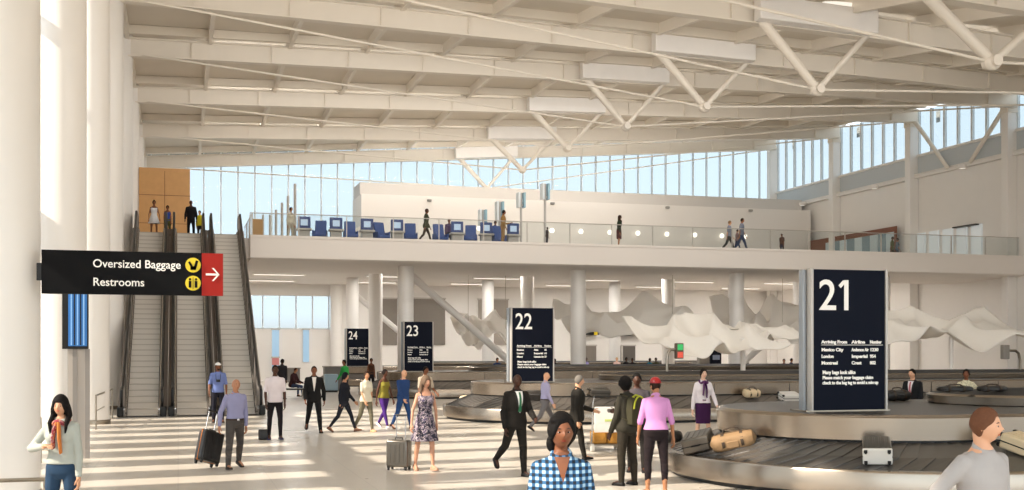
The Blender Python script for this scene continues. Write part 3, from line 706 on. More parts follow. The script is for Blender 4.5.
# info totems
for i, (px, yt_, yb2) in enumerate(((482.5, 210, 226), (499.5, 202, 222), (521, 193, 208), (545, 184, 200))):
    Y = 60.5-i*.9; X, _ = px2w(px, Y=Y); d = dist(X, Y); t = empty('display_post', (X, Y, MF+.01), 0, f'tall steel post with blue edged display blades on the mezzanine, {ORD[i]} from the left', 'display post', 'display posts')
    zt_ = pz(yt_, d)-MF; zb_ = pz(yb2, d)-MF
    MB().box(-.05, .05, -.05, .05, 0, zt_).build('pole', KG, t); MB().box(.1, .2, -.25, .25, zb_, zt_).build('display_blade', mat('blade_teal', '8fb4c4', .2, metal=.2), t)
    MB().box(-.2, -.1, -.25, .25, zb_, zt_).build('display_blade', mat('blade_white', 'e4ebee', .3), t); MB().box(.05, .1, -.03, .03, zb_+.1, zb_+.2).build('bracket', KG, t)
# white room block on the mezzanine
XBL = px2w(358, Y=78)[0]
BLK = mat('room_block', 'e9e4de', .5, noise=.02)
t = empty('room_block', (XBL, 76.5, MF+.01), 0, 'long low white room block on the mezzanine under the back windows', 'building')
MB().box(0, X1-.5-XBL, 0, 4, 0, 5.2).build('lower_wall', BLK, t); MB().box(.1, X1-.5-XBL, 1.3, 4, 5.2, 6.15).build('parapet', mat('parapet_grey', 'cfcac4', .5), t)
MB().prism([(0, 0), (-1.3, 0), (-1.3, 2.0), (0, 3.1)], 'y', .6, 3.6).build('side_ramp_wall', BLK, t)
o = area('parapet_fill', (16, 2.5, 6.5), 28, .3, 200, (PI, 0, 0), parent=t)  # added unseen lamp that washes the roof above the block
WL = mat('globe_glow', 'ffffff', .3, emit='fff4e4', estr=1.0)
for i, px in enumerate((479, 517, 552, 581, 610, 638, 667, 695, 722, 745)):
    X, Y = px2w(px, Y=76.3); t = empty('wall_lamp', (X, 76.3, MF+3.1), 0, f'round glowing globe lamp on the white room block, {ORD[i]} from the left', 'lamp', 'globe wall lamps')
    MB().ell((0, 0, 0), (.17, .12, .17)).build('globe', WL, t, smooth=True); MB().tube([(0, .1, 0), (0, .2, 0)], .08, 12).build('mount', STEEL, t)
for i, (px, py) in enumerate(((429, 202), (552, 205), (667, 209), (750, 212))):
    X, Y = px2w(px, Y=76.3); o = MB().lathe((X, 76.2, pz(py, dist(X, 76.3))), [(.1, 0), (.16, .03), (.16, .16)], 14).build('ledge_camera', mat('cam_grey', '8a8681', .4), smooth=True); tag(o, f'small grey dome under the room block ledge, {ORD[i]} from the left', 'camera', 'ledge domes')
# storefront on the right wall
def wy(px): return px2w(px, X=X1-.4)[1]
ya, yb2 = wy(895), wy(790)
t = empty('storefront', (X1-.42, ya, MF+.01), 0, 'walnut framed shopfront with tall glass panes on the right mezzanine wall', 'storefront')
L = yb2-ya; H = 2.95
MB().box(-.05, .0, 0, L, H-.35, H).build('frame_head', DWOOD, t); MB().box(-.05, 0, -.25, 0, 0, H).build('frame_side', DWOOD, t); MB().box(-.05, 0, L*.62, L, 0, H-.35).build('walnut_panel', DWOOD, t)
DG = mat('shop_glass', '7f98a3', .15, spec=.8); LG = mat('shop_light', 'c8d8de', .3)
for q in range(9):
    a = L*.62*q/9; MB().box(-.04, 0, a+.02, a+L*.62/9-.02, .05, H-.35).build('glass_pane', DG if q % 2 else LG, t)
ya, yb2 = wy(982), wy(912)
for q in range(5):
    a = yb2-(yb2-ya)*(q+.0)/5; tag(MB().box(X1-.12, X1-.02, a-(yb2-ya)/5*.68, a, MF+.05, MF+2.3).build('wall_panel_light', mat('panel_pale', 'dfe6e8', .25, emit='e6eef2', estr=.12)), f'tall pale glass panel on the right mezzanine wall, {ORD[q]} from the shopfront', 'panel', 'pale wall panels')
a0, a1 = wy(975), wy(952)
tag(MB().bar((X1-.2, a0, 9.72), (X1-.2, a1, 9.72), .4, .08).build('wall_awning', STEELD), 'thin dark awning bar on the right wall above the pale panels', 'awning')
# added right wall ledge channel, made up for roof fill; holds no lamp
lu = empty('ledge_fill_channel', (X1-.25, 60, 13.5), 0, 'slim added channel along the ledge of the right wall', 'light')
MB().box(-.08, .08, -20, 22, 0, .07).build('channel', WHITE, lu)

# ---------------------------------------------------------------- fabric clouds below the mezzanine edge
def cloth_mat():
    m = mat('sail_fabric', 'f3efe8', .75, noise=.02); return m
SAIL = cloth_mat()
def sail(px0, px1, yt_, yb2, Y, seed, lab, amp=1.0, tilt=.5, depth=5.0):
    rnd = random.Random(seed); nx, ny = 110, 44; X_0 = px2w(px0, Y=Y)[0]; X_1 = px2w(px1, Y=Y)[0]; V = []
    d = dist((X_0+X_1)/2, Y); zt_, zb_ = pz(yt_, d), pz(yb2, d)
    ph = [rnd.uniform(0, 6.28) for _ in range(8)]
    ridge = lambda q: 1-2*abs(((q/(2*PI)) % 1)-.5)*1.0
    for j in range(ny):
        for i in range(nx):
            u, v = i/(nx-1), j/(ny-1)
            x = X_0+(X_1-X_0)*(u+.03*math.sin(5*v+ph[0]))
            yy = Y+depth*(v-.1)+.5*math.sin(6*u+ph[1])
            cr = lambda q: 1-2*abs(math.sin(q))
            uu = u+.05*math.sin(7*v+ph[6])
            a = .35*math.sin(2*PI*1.1*u+1.7*v+ph[2])+.62*cr(PI*(1.7*uu+.7*v)+ph[4])+.45*cr(PI*(2.6*uu-1.4*v)+ph[5])*(.4+.6*math.sin(3*u+ph[7])**2)+.16*math.sin(2*PI*4.3*u+5*v+ph[3])
            mid = zb_+(zt_-zb_)*(.15+.72*v)
            V.append((x, yy, mid+a*amp*(zt_-zb_)*.37*(.6+.4*math.sin(PI*u))))
    Fc = [(j*nx+i, j*nx+i+1, (j+1)*nx+i+1, (j+1)*nx+i) for j in range(ny-1) for i in range(nx-1)]
    o = MB().add(V, Fc).build('fabric_sail', SAIL, smooth=True); s = o.modifiers.new('s', 'SOLIDIFY'); s.thickness = .04; tag(o, lab, 'fabric sculpture', 'white fabric sails')
    if Y > 54:
        for q in (ny//2*nx+nx//5, ny//2*nx+4*nx//5): MB().tube([V[q], (V[q][0], V[q][1], 6.35)], .012, 6).build('suspension_cable', STEEL, o)
    return o
sail(660, 782, 312, 352, 44.5, 3, 'bright white billowing fabric sail hanging left of the slim white pole', 1.0)
sail(566, 706, 296, 338, 57.8, 8, 'greyish fabric sail hanging behind, left part under the mezzanine', .8, depth=2.6)
sail(722, 815, 294, 336, 57.8, 11, 'greyish fabric sail hanging behind, right of the mezzanine column', .8, depth=2.4)
sail(745, 812, 320, 340, 46.5, 14, 'small white fabric sail just left of the nearest claim sign', .7, depth=3)
sail(878, 1040, 303, 342, 44, 5, 'wide white fabric sail hanging right of the nearest claim sign', .95)
sail(460, 520, 308, 345, 59.8, 6, 'pale fabric sail far behind between the two middle claim signs', .7, depth=3)
def pole(px, ytop, Y, lab, name='support_pole', r=.07):
    X, _ = px2w(px, Y=Y); d = dist(X, Y); t = empty(name, (X, Y, 0), 0, lab, 'pole'); MB().lathe((0, 0, 0), [(r, 0), (r, pz(ytop, d))], 14).build('shaft', COLM, t, smooth=True); MB().lathe((0, 0, 0), [(r*2.2, 0), (r*2.2, .04)], 14).build('foot_plate', STEEL, t); return t
pole(743, 338, 45.5, 'slim white pole holding the bright fabric sail', r=.11)
pole(951, 335, 44.5, 'slim grey pole under the wide right fabric sail', r=.1)
# goosenecks
def gooseneck(px, py, px_pole, Y, lab, lights):
    X, _ = px2w(px, Y=Y); Xp, _ = px2w(px_pole, Y=Y); d = dist(X, Y); z = pz(py, d); t = empty('signal_post', (Xp, Y, 1.2), 0, lab, 'signal', None); dx = X-Xp; z -= 1.2
    zt_ = z+.05; MB().tube([(0, 0, 0), (0, 0, zt_-.35), (dx*.1, 0, zt_-.1), (dx*.3, 0, zt_), (dx*.9, 0, zt_)], .05, 10).build('bent_pipe', STEEL, t, smooth=True)
    MB().lathe((0, 0, 0), [(.14, 0), (.14, .03)], 14).build('foot_plate', STEEL, t)
    hb = MB().box(dx-.14, dx+.14, -.1, .1, z-.27, z+.27).build('signal_box', GREYP if not lights else mat('sig_box', '6b5a4c', .5), t, bevel=.03)
    if lights:
        for q, (c, n_) in enumerate((('3fc06a', 'green_lamp'), ('e05a48', 'red_lamp'))):
            MB().box(dx-.1, dx+.1, -.12, -.1, z+.03-.26*q, z+.23-.26*q).build(n_, mat(n_, c, .4, emit=c, estr=.25), hb)
gooseneck(679, 351, 667, 36.4, 'gooseneck post with a green and red signal box above the second carousel', True)
gooseneck(1005, 352, 1020, 36.4, 'gooseneck post with a small grey box at the right edge', False)

# ---------------------------------------------------------------- back wall doors, panels, counters
def bpan(px0, px1, y0, y1, lab, name, m_, cat, Y=YB-.2, th=.06, z0=None, grp=None):
    a, b_ = px2w(px0, Y=Y)[0], px2w(px1, Y=Y)[0]; d = dist((a+b_)/2, Y); zt_ = pz(y0, d); zb_ = pz(y1, d) if z0 is None else z0
    t = empty(name, (a, Y, zb_), 0, lab, cat, grp); MB().box(0, b_-a, -th, 0, 0, zt_-zb_).build('leaf', m_, t)
    MB().box(-.06, b_-a+.06, -th-.02, 0, zt_-zb_, zt_-zb_+.1).build('frame_head', EDGE, t); return t
bpan(579, 596, 346, 0, 'brown roller door in the back wall, left one', 'roller_door', mat('door_taupe', '7f7870', .5, noise=.06), 'door', z0=0)
bpan(611, 621, 346, 0, 'brown roller door in the back wall, middle one', 'roller_door', mat('door_taupe', 0, 0), 'door', z0=0)
bpan(623, 635, 346, 0, 'dark roller door in the back wall, right one', 'roller_door', mat('door_dark', '625d58', .5), 'door', z0=0)
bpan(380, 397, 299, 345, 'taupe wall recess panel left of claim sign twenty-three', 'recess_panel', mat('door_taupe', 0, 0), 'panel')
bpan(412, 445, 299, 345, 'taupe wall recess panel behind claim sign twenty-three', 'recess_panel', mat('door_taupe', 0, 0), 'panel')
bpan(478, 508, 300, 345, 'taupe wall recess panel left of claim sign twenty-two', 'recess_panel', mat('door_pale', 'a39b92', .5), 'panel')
bpan(272, 279, 330, 372, 'narrow blue window in the back wall, left one', 'slot_window', mat('slot_blue', '8db0cc', .2, emit='a9c4da', estr=.3), 'window')
bpan(303, 309, 330, 362, 'narrow blue window in the back wall, right one', 'slot_window', mat('slot_blue', 0, 0), 'window')
bpan(272, 279, 358, 365, 'small pink sign on the narrow left window', 'small_sign', mat('pink_sign', 'd98a8a', .5), 'sign', Y=YB-.27)
bpan(572, 597, 331, 335, 'black canopy strip above the left roller door', 'canopy', BLACK, 'canopy', Y=YB-.16, th=.5)
bpan(594, 597, 331, 335, 'yellow end tab of the black canopy', 'canopy_tab', SY, 'tab', Y=YB-.68, th=.1)
bpan(617, 640, 333, 336, 'second black canopy strip above the right roller doors', 'canopy', BLACK, 'canopy', Y=YB-.16, th=.5)
for i, (a, b_, Y, h, l) in enumerate(((286, 300, 80, 1.0, 'grey counter desk far left under the back windows'), (325, 343, 62, 1.35, 'grey service counter left of claim sign twenty-four'), (448, 474, 78.5, 1.3, 'grey counter desk in the distance left of claim sign twenty-two'), (477, 508, 78.5, 1.35, 'second grey counter desk left of claim sign twenty-two'), (571, 660, 78.2, 1.4, 'long grey counter desk in front of the roller doors'), (661, 705, 78.2, 1.45, 'long grey counter desk right of the signal post'))):
    xa, xb = px2w(a, Y=Y)[0], px2w(b_, Y=Y)[0]; t = empty('service_counter', (xa, Y, 0), 0, l, 'counter')
    MB().box(0, xb-xa, 0, .8, 0, h-.06).build('front', mat('counter_grey', '77736f', .45, noise=.05), t); MB().box(-.05, xb-xa+.05, -.08, .88, h-.06, h).build('worktop', GREYP, t, bevel=.01)
xa = px2w(325, Y=60.5)[0]; t = empty('info_stand', (xa, 60.6, 0), 0, 'pale blue box stand beside the seated man', 'stand'); MB().box(0, .7, 0, .5, .1, .95).build('body', mat('stand_blue', '9db8c8', .4), t, bevel=.03); MB().box(.03, .67, .03, .47, 0, .1).build('plinth', BLACK, t)
xa = px2w(711, Y=66.5)[0]; t = empty('flight_monitor_post', (xa, 66.5, 0), 0, 'dark monitor post behind the bright fabric sail', 'display'); MB().box(-.7, 0, .2, .6, 0, 2.4).build('grey_wing', GREYP, t); MB().box(0, .72, 0, .2, .9, 2.4).build('monitor', NAVY, t); MB().box(.12, .6, -.02, 0, 1.6, 1.9).build('screen_text', mat('scr_txt', '8a97b0', .4), t); MB().box(.25, .45, .05, .15, 0, .9).build('leg', STEELD, t)
# bench
X, Y = px2w(291, Y=53.2); t = empty('bench', (X, Y, 0), R(-10), 'low bench under the seated man at the back', 'bench')
MB().box(-.9, .7, -.3, .25, .4, .47).build('seat', STEELD, t, bevel=.02)
for s in (-.75, .55): MB().box(s-.03, s+.03, -.25, .2, 0, .4).build('leg', STEEL, t)
# ---------------------------------------------------------------- people
def V3(*a): return np.array(a, float)
def remesh(mb, vox, smooth=2):
    me = mb.mesh('tmp', []); o = bpy.data.objects.new('tmp', me); C.objects.link(o)
    r = o.modifiers.new('r', 'REMESH'); r.mode = 'VOXEL'; r.voxel_size = vox; r.use_smooth_shade = True
    if smooth: s = o.modifiers.new('s', 'SMOOTH'); s.factor = .5; s.iterations = smooth
    bpy.context.view_layer.update()
    out = bpy.data.meshes.new_from_object(o.evaluated_get(bpy.context.evaluated_depsgraph_get()))
    bpy.data.objects.remove(o); bpy.data.meshes.remove(me); return out
def put(name, me, m, parent, label=None):
    me.materials.clear(); me.materials.append(m); me.polygons.foreach_set('use_smooth', [True]*len(me.polygons))
    o = bpy.data.objects.new(name, me); C.objects.link(o); o.parent = parent
    if label: o['label'] = label
    return o
def skin(h): return mat('skin_'+h, h, .5, spec=.35, noise=.04, nscale=14)
def cloth(h, r=.85): return mat('cloth_'+h, h, r, spec=.2, noise=.07, nscale=9)
def rotx(p, a, o): # rotate about x axis at origin o; positive a leans forward (-y)
    y, z = p[1]-o[1], p[2]-o[2]; c, s = math.cos(a), math.sin(a); return V3(p[0], o[1]+y*c-z*s, o[2]+y*s+z*c)
TORM = [(.47,.055,.045,0),(.50,.088,.062,0),(.54,.092,.066,.004),(.59,.084,.060,0),(.63,.080,.056,0),(.68,.088,.061,0),(.73,.099,.066,-.002),(.77,.105,.064,0),(.80,.099,.056,.003),(.82,.072,.046,.004),(.838,.048,.04,.004),(.86,.031,.034,.002)]
TORF = [(.47,.055,.045,0),(.50,.092,.062,0),(.54,.096,.068,.006),(.59,.080,.056,0),(.63,.068,.047,0),(.68,.076,.052,0),(.73,.086,.064,-.006),(.77,.088,.056,0),(.80,.088,.048,.003),(.82,.070,.040,.004),(.838,.040,.035,.004),(.86,.029,.031,.002)]
def person(pos, h, face, label, sk='8a5a3c', g='m', hair=('short', '1c1512'), top=('shirt', 'c8c8d0'), bot=('trousers', '2a2a2e'), shoes='1a1818',
           legs=((8, 5), (-8, 12)), arms=((5, 8, 12), (-5, 8, 12)), lean=2, turn=0, nod=0, build=1.0, hi=0, ydrop=0, extras=(), group=None, seat=None, spread=4):
    """face: heading in degrees, 0 looks at -Y; legs (swing, knee bend) left,right; arms (swing, abduct, elbow bend[, inward]) left,right"""
    vox = {0: .028, 1: .017, 2: .011, 3: .0075}[hi]
    t = empty('person', pos, R(face), label, 'person', group)
    H = h; TOR = TORM if g == 'm' else TORF
    pel = V3(0, 0, .52*H); ln = R(lean)
    def up(p): return rotx(V3(*p), ln, pel)
    SKM = skin(sk)
    # ---- legs
    J = []; low = 1e9
    for s, (a, b), ab in ((1, legs[0], 1), (-1, legs[1], 1)):
        hip = V3(s*.05*H*build**.5, 0, .515*H); a_, b_ = R(a), R(b); sp = R(spread) if seat is None else R(8)
        d1 = V3(s*math.sin(sp), -math.sin(a_), -math.cos(a_)); kn = hip+d1/np.linalg.norm(d1)*.245*H
        d2 = V3(s*(.01 if spread < 6 else math.sin(sp)*.8), -math.sin(a_-b_), -math.cos(a_-b_)); an = kn+d2/np.linalg.norm(d2)*.232*H
        fp = max(0, (b_-a_)*.75) if (a_-b_) < -.12 else -max(0, (a_-b_)*.6)     # toe down when leg trails
        toe = V3(s*.12, -math.cos(fp), -math.sin(fp)); toe /= np.linalg.norm(toe); upv = V3(0, -math.sin(fp), math.cos(fp))
        sole = an-upv*.04*H; J.append((s, hip, kn, an, toe, upv)); low = min(low, sole[2], (sole+toe*.095*H)[2], (sole-toe*.03*H)[2])
    dz = -low
    if seat is not None: dz = seat-(.515*H-.055*H)
    D = V3(0, 0, dz+ydrop)
    # ---- arms
    A = []
    for s, ar in ((1, arms[0]), (-1, arms[1])):
        a_, ab, e_ = R(ar[0]), R(ar[1]), R(ar[2]); inw = ar[3] if len(ar) > 3 else .12
        sh = up((s*(.097 if g == 'm' else .082)*H*build, .004*H, .793*H)); d1 = V3(s*math.sin(ab), -math.sin(a_)*math.cos(ab), -math.cos(a_)*math.cos(ab)); el = sh+d1*.172*H
        d2 = V3(s*math.sin(ab)*.6-s*inw*(1 if e_ > .2 else .3), -math.sin(a_+e_), -math.cos(a_+e_)); d2 /= np.linalg.norm(d2); wr = el+d2*.148*H; A.append((s, sh, el, wr, d2))
    def tor(mb, off, z0=.47, z1=.86, flare=0, nk=0, n=28, pat=None):
        zs = [z for z in np.linspace(z0, z1, 14)]; rg = []
        for z in zs:
            rx = np.interp(z, [q[0] for q in TOR], [q[1] for q in TOR])*H*(build if z < .8 else build**.5)+off; ry = np.interp(z, [q[0] for q in TOR], [q[2] for q in TOR])*H*build+off; yo = np.interp(z, [q[0] for q in TOR], [q[3] for q in TOR])*H
            if flare and z < .62: k = (.62-z)/.15; rx += flare*k; ry += flare*k
            rg.append([up((rx*math.copysign(abs(math.cos(w_))**.85, math.cos(w_)), yo+ry*math.copysign(abs(math.sin(w_))**.85, math.sin(w_)), z*H))+D for w_ in [2*PI*i/n for i in range(n)]])
        mb.rings(rg)
        if g == 'f' and z1 > .76 and z0 < .7:
            for s in (-1, 1): mb.ell(up((s*.038*H, -.045*H, .735*H))+D, (.036*H+off*.7, .03*H+off*.7, .034*H+off*.7), nu=14)
    sw = 1 if g == 'm' else .86
    def arm(mb, off, upto=2, r=1.0):
        for s, sh, el, wr, d2 in A:
            k = sw*build**.5*r
            mb.cone(sh+D, .032*H*k+off, sh+(el-sh)*.35+D, .029*H*k+off)
            if upto <= 1: f = upto; e2 = sh+(el-sh)*f; mb.cone(sh+(el-sh)*.3+D, .029*H*k+off, e2+D, .025*H*k+off); continue
            mb.cone(sh+(el-sh)*.3+D, .029*H*k+off, el+D, .0225*H*k+off)
            e3 = el+(wr-el)*(upto-1); mb.cone(el+D, .0235*H*k+off, el+(e3-el)*.35+D, .0235*H*k+off); mb.cone(el+(e3-el)*.35+D, .0235*H*k+off, e3+D, .0155*H*k+off)
    def leg(mb, off, upto=2, r=1.0, sl=0):
        for s, hip, kn, an, toe, upv in J:
            k = build**.5*r
            f = min(upto, 1); k2 = hip+(kn-hip)*f
            mb.cone(hip+D, .052*H*k+off, hip+(k2-hip)*.4+D, .046*H*k+off); mb.cone(hip+(k2-hip)*.4+D, .046*H*k+off, k2+D, .031*H*k+off+sl)
            if upto > 1:
                a2 = kn+(an-kn)*(upto-1); cf = kn+(an-kn)*.3+V3(0, .006*H, 0); mb.cone(kn+D, .031*H*k+off+sl, cf+D, .031*H*k+off+sl); mb.cone(cf+D, .031*H*k+off+sl, a2+D, (.031-.012*(upto-1))*H*k+off+sl*1.3)
    # ---- head
    hc = up((0, -.004*H, .862*H)); yaw = R(turn); nd = R(nod)
    hu = H*.0605; HO = up((0, -.012*H, .932*H))+D
    Rz = np.array([[math.cos(yaw), -math.sin(yaw), 0], [math.sin(yaw), math.cos(yaw), 0], [0, 0, 1]]); Rx = np.array([[1, 0, 0], [0, math.cos(nd), -math.sin(nd)], [0, math.sin(nd), math.cos(nd)]])
    RM = Rz@Rx
    def hp(p): return HO+RM@(np.array(p)*hu)     # head coordinates in half head heights
    def headpt(d, k=1.0):
        x, y, z = d; X = x*.73; Y = y*.86; Z = z*1.05
        if z < 0: X *= 1-.34*(-z)**1.3; Y = Y*(1-.12*(-z)) if y < 0 else Y*(1-.5*(-z))
        if y < -.3 and z < 0: Y -= .03
        if y < 0:
            gx = lambda cx, cz, sx, sz: math.exp(-((x-cx)/sx)**2-((z-cz)/sz)**2)
            Y -= .20*gx(0, -.19, .13, .15)+.10*gx(0, -.05, .09, .16)+.05*gx(0, -.50, .2, .1)+.05*gx(0, -.78, .22, .14)+.04*gx(0, .16, .5, .08)
            Y += .09*(gx(.34, .02, .17, .11)+gx(-.34, .02, .17, .11))+.03*gx(0, -.62, .25, .05)
        return (X*k, Y*k, Z*k)
    body = MB(); tor(body, -.002)
    body.cone(hc-V3(0, 0, .05*H)+D, .033*H*sw, HO-RM@V3(0, -.02*H, .03*H), .0295*H*sw)
    nu, nv = (44, 34) if hi >= 2 else (24, 18); rings = []
    for j in range(1, nv): rings.append([hp(headpt((math.sin(PI*j/nv)*math.cos(2*PI*i/nu), math.sin(PI*j/nv)*math.sin(2*PI*i/nu), -math.cos(PI*j/nv)))) for i in range(nu)])
    body.rings(rings)
    for s in (-1, 1): body.ell(hp((s*.72, .12, -.08)), (.05*hu*1.3, .13*hu, .24*hu), RM, 10, 8)
    arm(body, -.003); leg(body, -.003)
    for s, sh, el, wr, d2 in A: body.cone(up((0, .004*H, .826*H))+D, .026*H, sh+V3(0, 0, .004*H)+D, .024*H)
    for s, sh, el, wr, d2 in A:       # palm
        body.cone(wr+D, .0145*H, wr+d2*.025*H+D, .017*H); 
    for s, hip, kn, an, toe, upv in J: body.cone(an+D, .021*H, an-upv*.015*H+toe*.06*H+D, .016*H); body.cone(an-upv*.018*H-toe*.01*H+D, .018*H, an-upv*.02*H+toe*.09*H+D, .012*H)
    bme = remesh(body, vox if hi < 3 else .0065, 2 if hi < 2 else 1)
    hand = MB(); hand.v = [tuple(v.co) for v in bme.vertices]; hand.f = [tuple(p.vertices) for p in bme.polygons]; hand.mi = [0]*len(hand.f)
    for s, sh, el, wr, d2 in A:       # palm slab, fingers, thumb
        if hi < 1: hand.cone(wr+d2*.04*H+D, .018*H, wr+d2*.075*H+D, .010*H, 8); continue
        side = V3(0, -1, 0)-d2*np.dot(V3(0, -1, 0), d2); 
        if np.linalg.norm(side) < .3: side = V3(0, 0, 1)-d2*d2[2]
        side /= np.linalg.norm(side); nrm = np.cross(d2, side)*s; nrm /= np.linalg.norm(nrm); u = .0105*H
        pc = wr+d2*.01*H+D; hand.rings([[pc+d2*q*H+side*(cx*w_*u*1.9)+nrm*(cy*u*.75) for cx, cy in ((-1,-.7),(-.6,-1),(.6,-1),(1,-.7),(1,.7),(.6,1),(-.6,1),(-1,.7))] for q, w_ in ((0, .75), (.02, 1), (.045, 1.05), (.052, .9))])
        inn = -nrm if np.dot(nrm, V3(s, 0, 0)) > 0 else nrm
        for q, (o_, ln_) in enumerate(((1.35, .040), (.45, .046), (-.45, .043), (-1.3, .034))):
            b0 = pc+d2*.047*H+side*o_*u; c1 = b0+(d2*.9+inn*.3)*ln_*.5*H; c2 = c1+(d2*.6+inn*.75)*ln_*.5*H; hand.cone(b0, u*.47, c1, u*.43, 8); hand.cone(c1, u*.43, c2, u*.36, 8)
        b0 = pc+d2*.012*H+side*1.6*u; c1 = b0+(d2*.7+side*.7+inn*.3)*.022*H; c2 = c1+(d2*.95+side*.1+inn*.3)*.02*H; hand.cone(b0, u*.55, c1, u*.5, 8); hand.cone(c1, u*.5, c2, u*.4, 8)
    put('body', hand.mesh('body', []), SKM, t)
    bpy.data.meshes.remove(bme)
    # ---- face
    if hi >= 1:
        for s in (-1, 1):
            c = hp((s*.265, -.715, .02)); ey = MB().ell(c, (.12*hu, .06*hu, .05*hu), RM, 12, 8).build('eye', mat('eye_white', 'b9aca2', .4, spec=.1), t, smooth=True)
            MB().ell(hp((s*.265, -.775, .02)), (.068*hu, .03*hu, .055*hu), RM, 10, 6).build('iris', mat('iris_dark', '1c110c', .4, spec=.1), ey, smooth=True)
            MB().tube([hp((s*.12, -.80, .20)), hp((s*.28, -.80, .25)), hp((s*.43, -.70, .20))], [.02*hu, .032*hu, .015*hu], 6).build('eyebrow', mat('brow', '2a1d15', .8) if hair[1] not in ('c9a77a', 'a8a39b') else mat('brow_fair', '7a5a3e', .8), t, smooth=True)
        LIP = mat('lip_'+sk, s2h(sk, (1.0, .68, .66)) if g == 'f' else s2h(sk, (.92, .74, .7)), .4)
        MB().ell(hp((0, -.775, -.47)), (.19*hu, .07*hu, .035*hu), RM, 12, 8).ell(hp((0, -.765, -.535)), (.15*hu, .07*hu, .04*hu), RM, 12, 8).build('lips', LIP, t, smooth=True)
    # ---- hair
    kind, hcol = hair; HM = mat('hair_'+hcol, hcol, .75, spec=.18, noise=.2, nscale=60, bump=.3, bscale=120)
    if kind != 'bald':
        m = MB(); nu, nv = 40, 30; rings = []
        vol = {'short': 1.12, 'crop': 1.035, 'long': 1.2, 'bob': 1.14, 'bun': 1.08, 'afro': 1.35, 'pony': 1.2, 'beanie': 1.12, 'wavy': 1.16}.get(kind, 1.08)
        for j in range(1, nv):
            r_ = []
            for i in range(nu):
                th = PI*j/nv; a = 2*PI*i/nu; d = (math.sin(th)*math.cos(a), math.sin(th)*math.sin(a), -math.cos(th)); x, y, z = d
                ax = abs(x); wm = g == 'f'
                line = (.52 if wm else .55)+(.22*x if kind == 'pony' else 0)-(1.5 if wm else .9)*max(0, ax-.35) if y < -.25 else (.52-(1.5 if wm else .9)*max(0, ax-.35))-(y+.25)*1.5      # hairline height by depth
                if kind in ('long', 'wavy', 'bob'): line = (.33 if y < -.35 else .33-(y+.35)*2.6)-2.2*max(0, abs(x)-.42)
                f = 1/(1+math.exp(-(z-line)*26)); k = .86+(vol-.86)*f
                if kind == 'afro': k += .02*math.sin(17*a)*math.sin(13*th)*f
                p = headpt(d, k); r_.append(hp((p[0], p[1]+.03*f, p[2]+.03*f)))
            rings.append(r_)
        m.rings(rings)
        if kind in ('long', 'wavy'):
            for q in range(11):
                a = R((-14 if kind == 'long' else -4)+(208 if kind == 'long' else 188)*q/10); x, y = .74*math.cos(a), .55*math.sin(a)+.12; fy = -.95*math.cos(a)**2 if kind == 'long' else 0; wv = .1 if kind == 'wavy' else .03; Ld = 3.1 if kind == 'long' else 2.5
                pts = [hp((x*.9, y*.9, .35)), hp((x*1.1, y*1.15, -.3)), hp((x*1.2+wv*math.sin(q*2), y*1.1+.1, -1.0)), hp((x*1.2-wv*math.sin(q*2), y*.9+.12+fy, -1.75)), hp((x*1.05, y*.8+.12+fy*1.1, -Ld+.2*math.sin(q*3)))]
                m.tube(pts, [.2*hu, .27*hu, .27*hu, .22*hu, .06*hu], 8)
        if kind == 'bob':
            for q in range(11):
                a = R(-20+220*q/10); x, y = .74*math.cos(a), .6*math.sin(a)+.1; m.tube([hp((x*.9, y*.9, .35)), hp((x*1.12, y*1.12, -.3)), hp((x*1.1, y*1.05, -.85))], [.2*hu, .27*hu, .14*hu], 8)
        if kind == 'bun': m.ell(hp((0, .95, .25)), (.36*hu, .34*hu, .36*hu), RM)
        if kind == 'topbun': m.ell(hp((0, .25, 1.2)), (.3*hu, .3*hu, .28*hu), RM)
        if kind == 'pony': m.ell(hp((-.5, .55, -.75)), (.36*hu, .36*hu, .55*hu), RM); m.ell(hp((-.25, -.35, .72)), (.55*hu, .45*hu, .34*hu), RM)
        put('hair', remesh(m, max(vox*.8, .007), 2), HM, t)
    # ---- top
    kd, col = top[0], top[1]; TM = col if not isinstance(col, str) else cloth(col)
    if kd != 'none':
        m = MB(); jk = kd in ('jacket', 'coat')
        off = {'tee': .014, 'shirt': .015, 'tank': .008, 'jacket': .026, 'dress': .008, 'blouse': .02, 'hoodie': .03, 'sweater': .02}[kd]
        z0 = {'tee': .50, 'shirt': .555, 'tank': .52, 'jacket': .465, 'dress': .48, 'blouse': .56, 'hoodie': .49, 'sweater': .53}[kd]
        tor(m, off, z0, .79 if kd in ('tank', 'dress') else .832, flare=.02 if jk else (.012 if kd in ('blouse', 'tank', 'tee') else 0))
        if kd in ('tank', 'dress'):
            for s in (-1, 1): m.tube([up((s*.05*H, -.05*H, .77*H))+D, up((s*.055*H, -.02*H, .828*H))+D, up((s*.052*H, .035*H, .80*H))+D, up((s*.04*H, .055*H, .76*H))+D], .012, 6)
        if kd == 'dress':
            L = top[2] if len(top) > 2 else .30; rg = []
            for i in range(9):
                f = i/8; z = .60-(.60-L)*f; rx = (.076+.075*f**.8)*H; 
                rg.append([V3(rx*math.cos(w_)*(1+.07*f*math.sin(7*w_)), rx*.78*math.sin(w_)*(1+.07*f*math.sin(7*w_+1)), z*H)+D for w_ in [2*PI*k/36 for k in range(36)]])
            m.rings(rg)
        sl = {'tee': .72, 'shirt': 1.93, 'tank': 0, 'jacket': 1.95, 'dress': 0, 'blouse': 1.93, 'hoodie': 1.93, 'sweater': 1.9}[kd]
        if kd in ('tee', 'shirt') and len(top) > 2: sl = top[2]
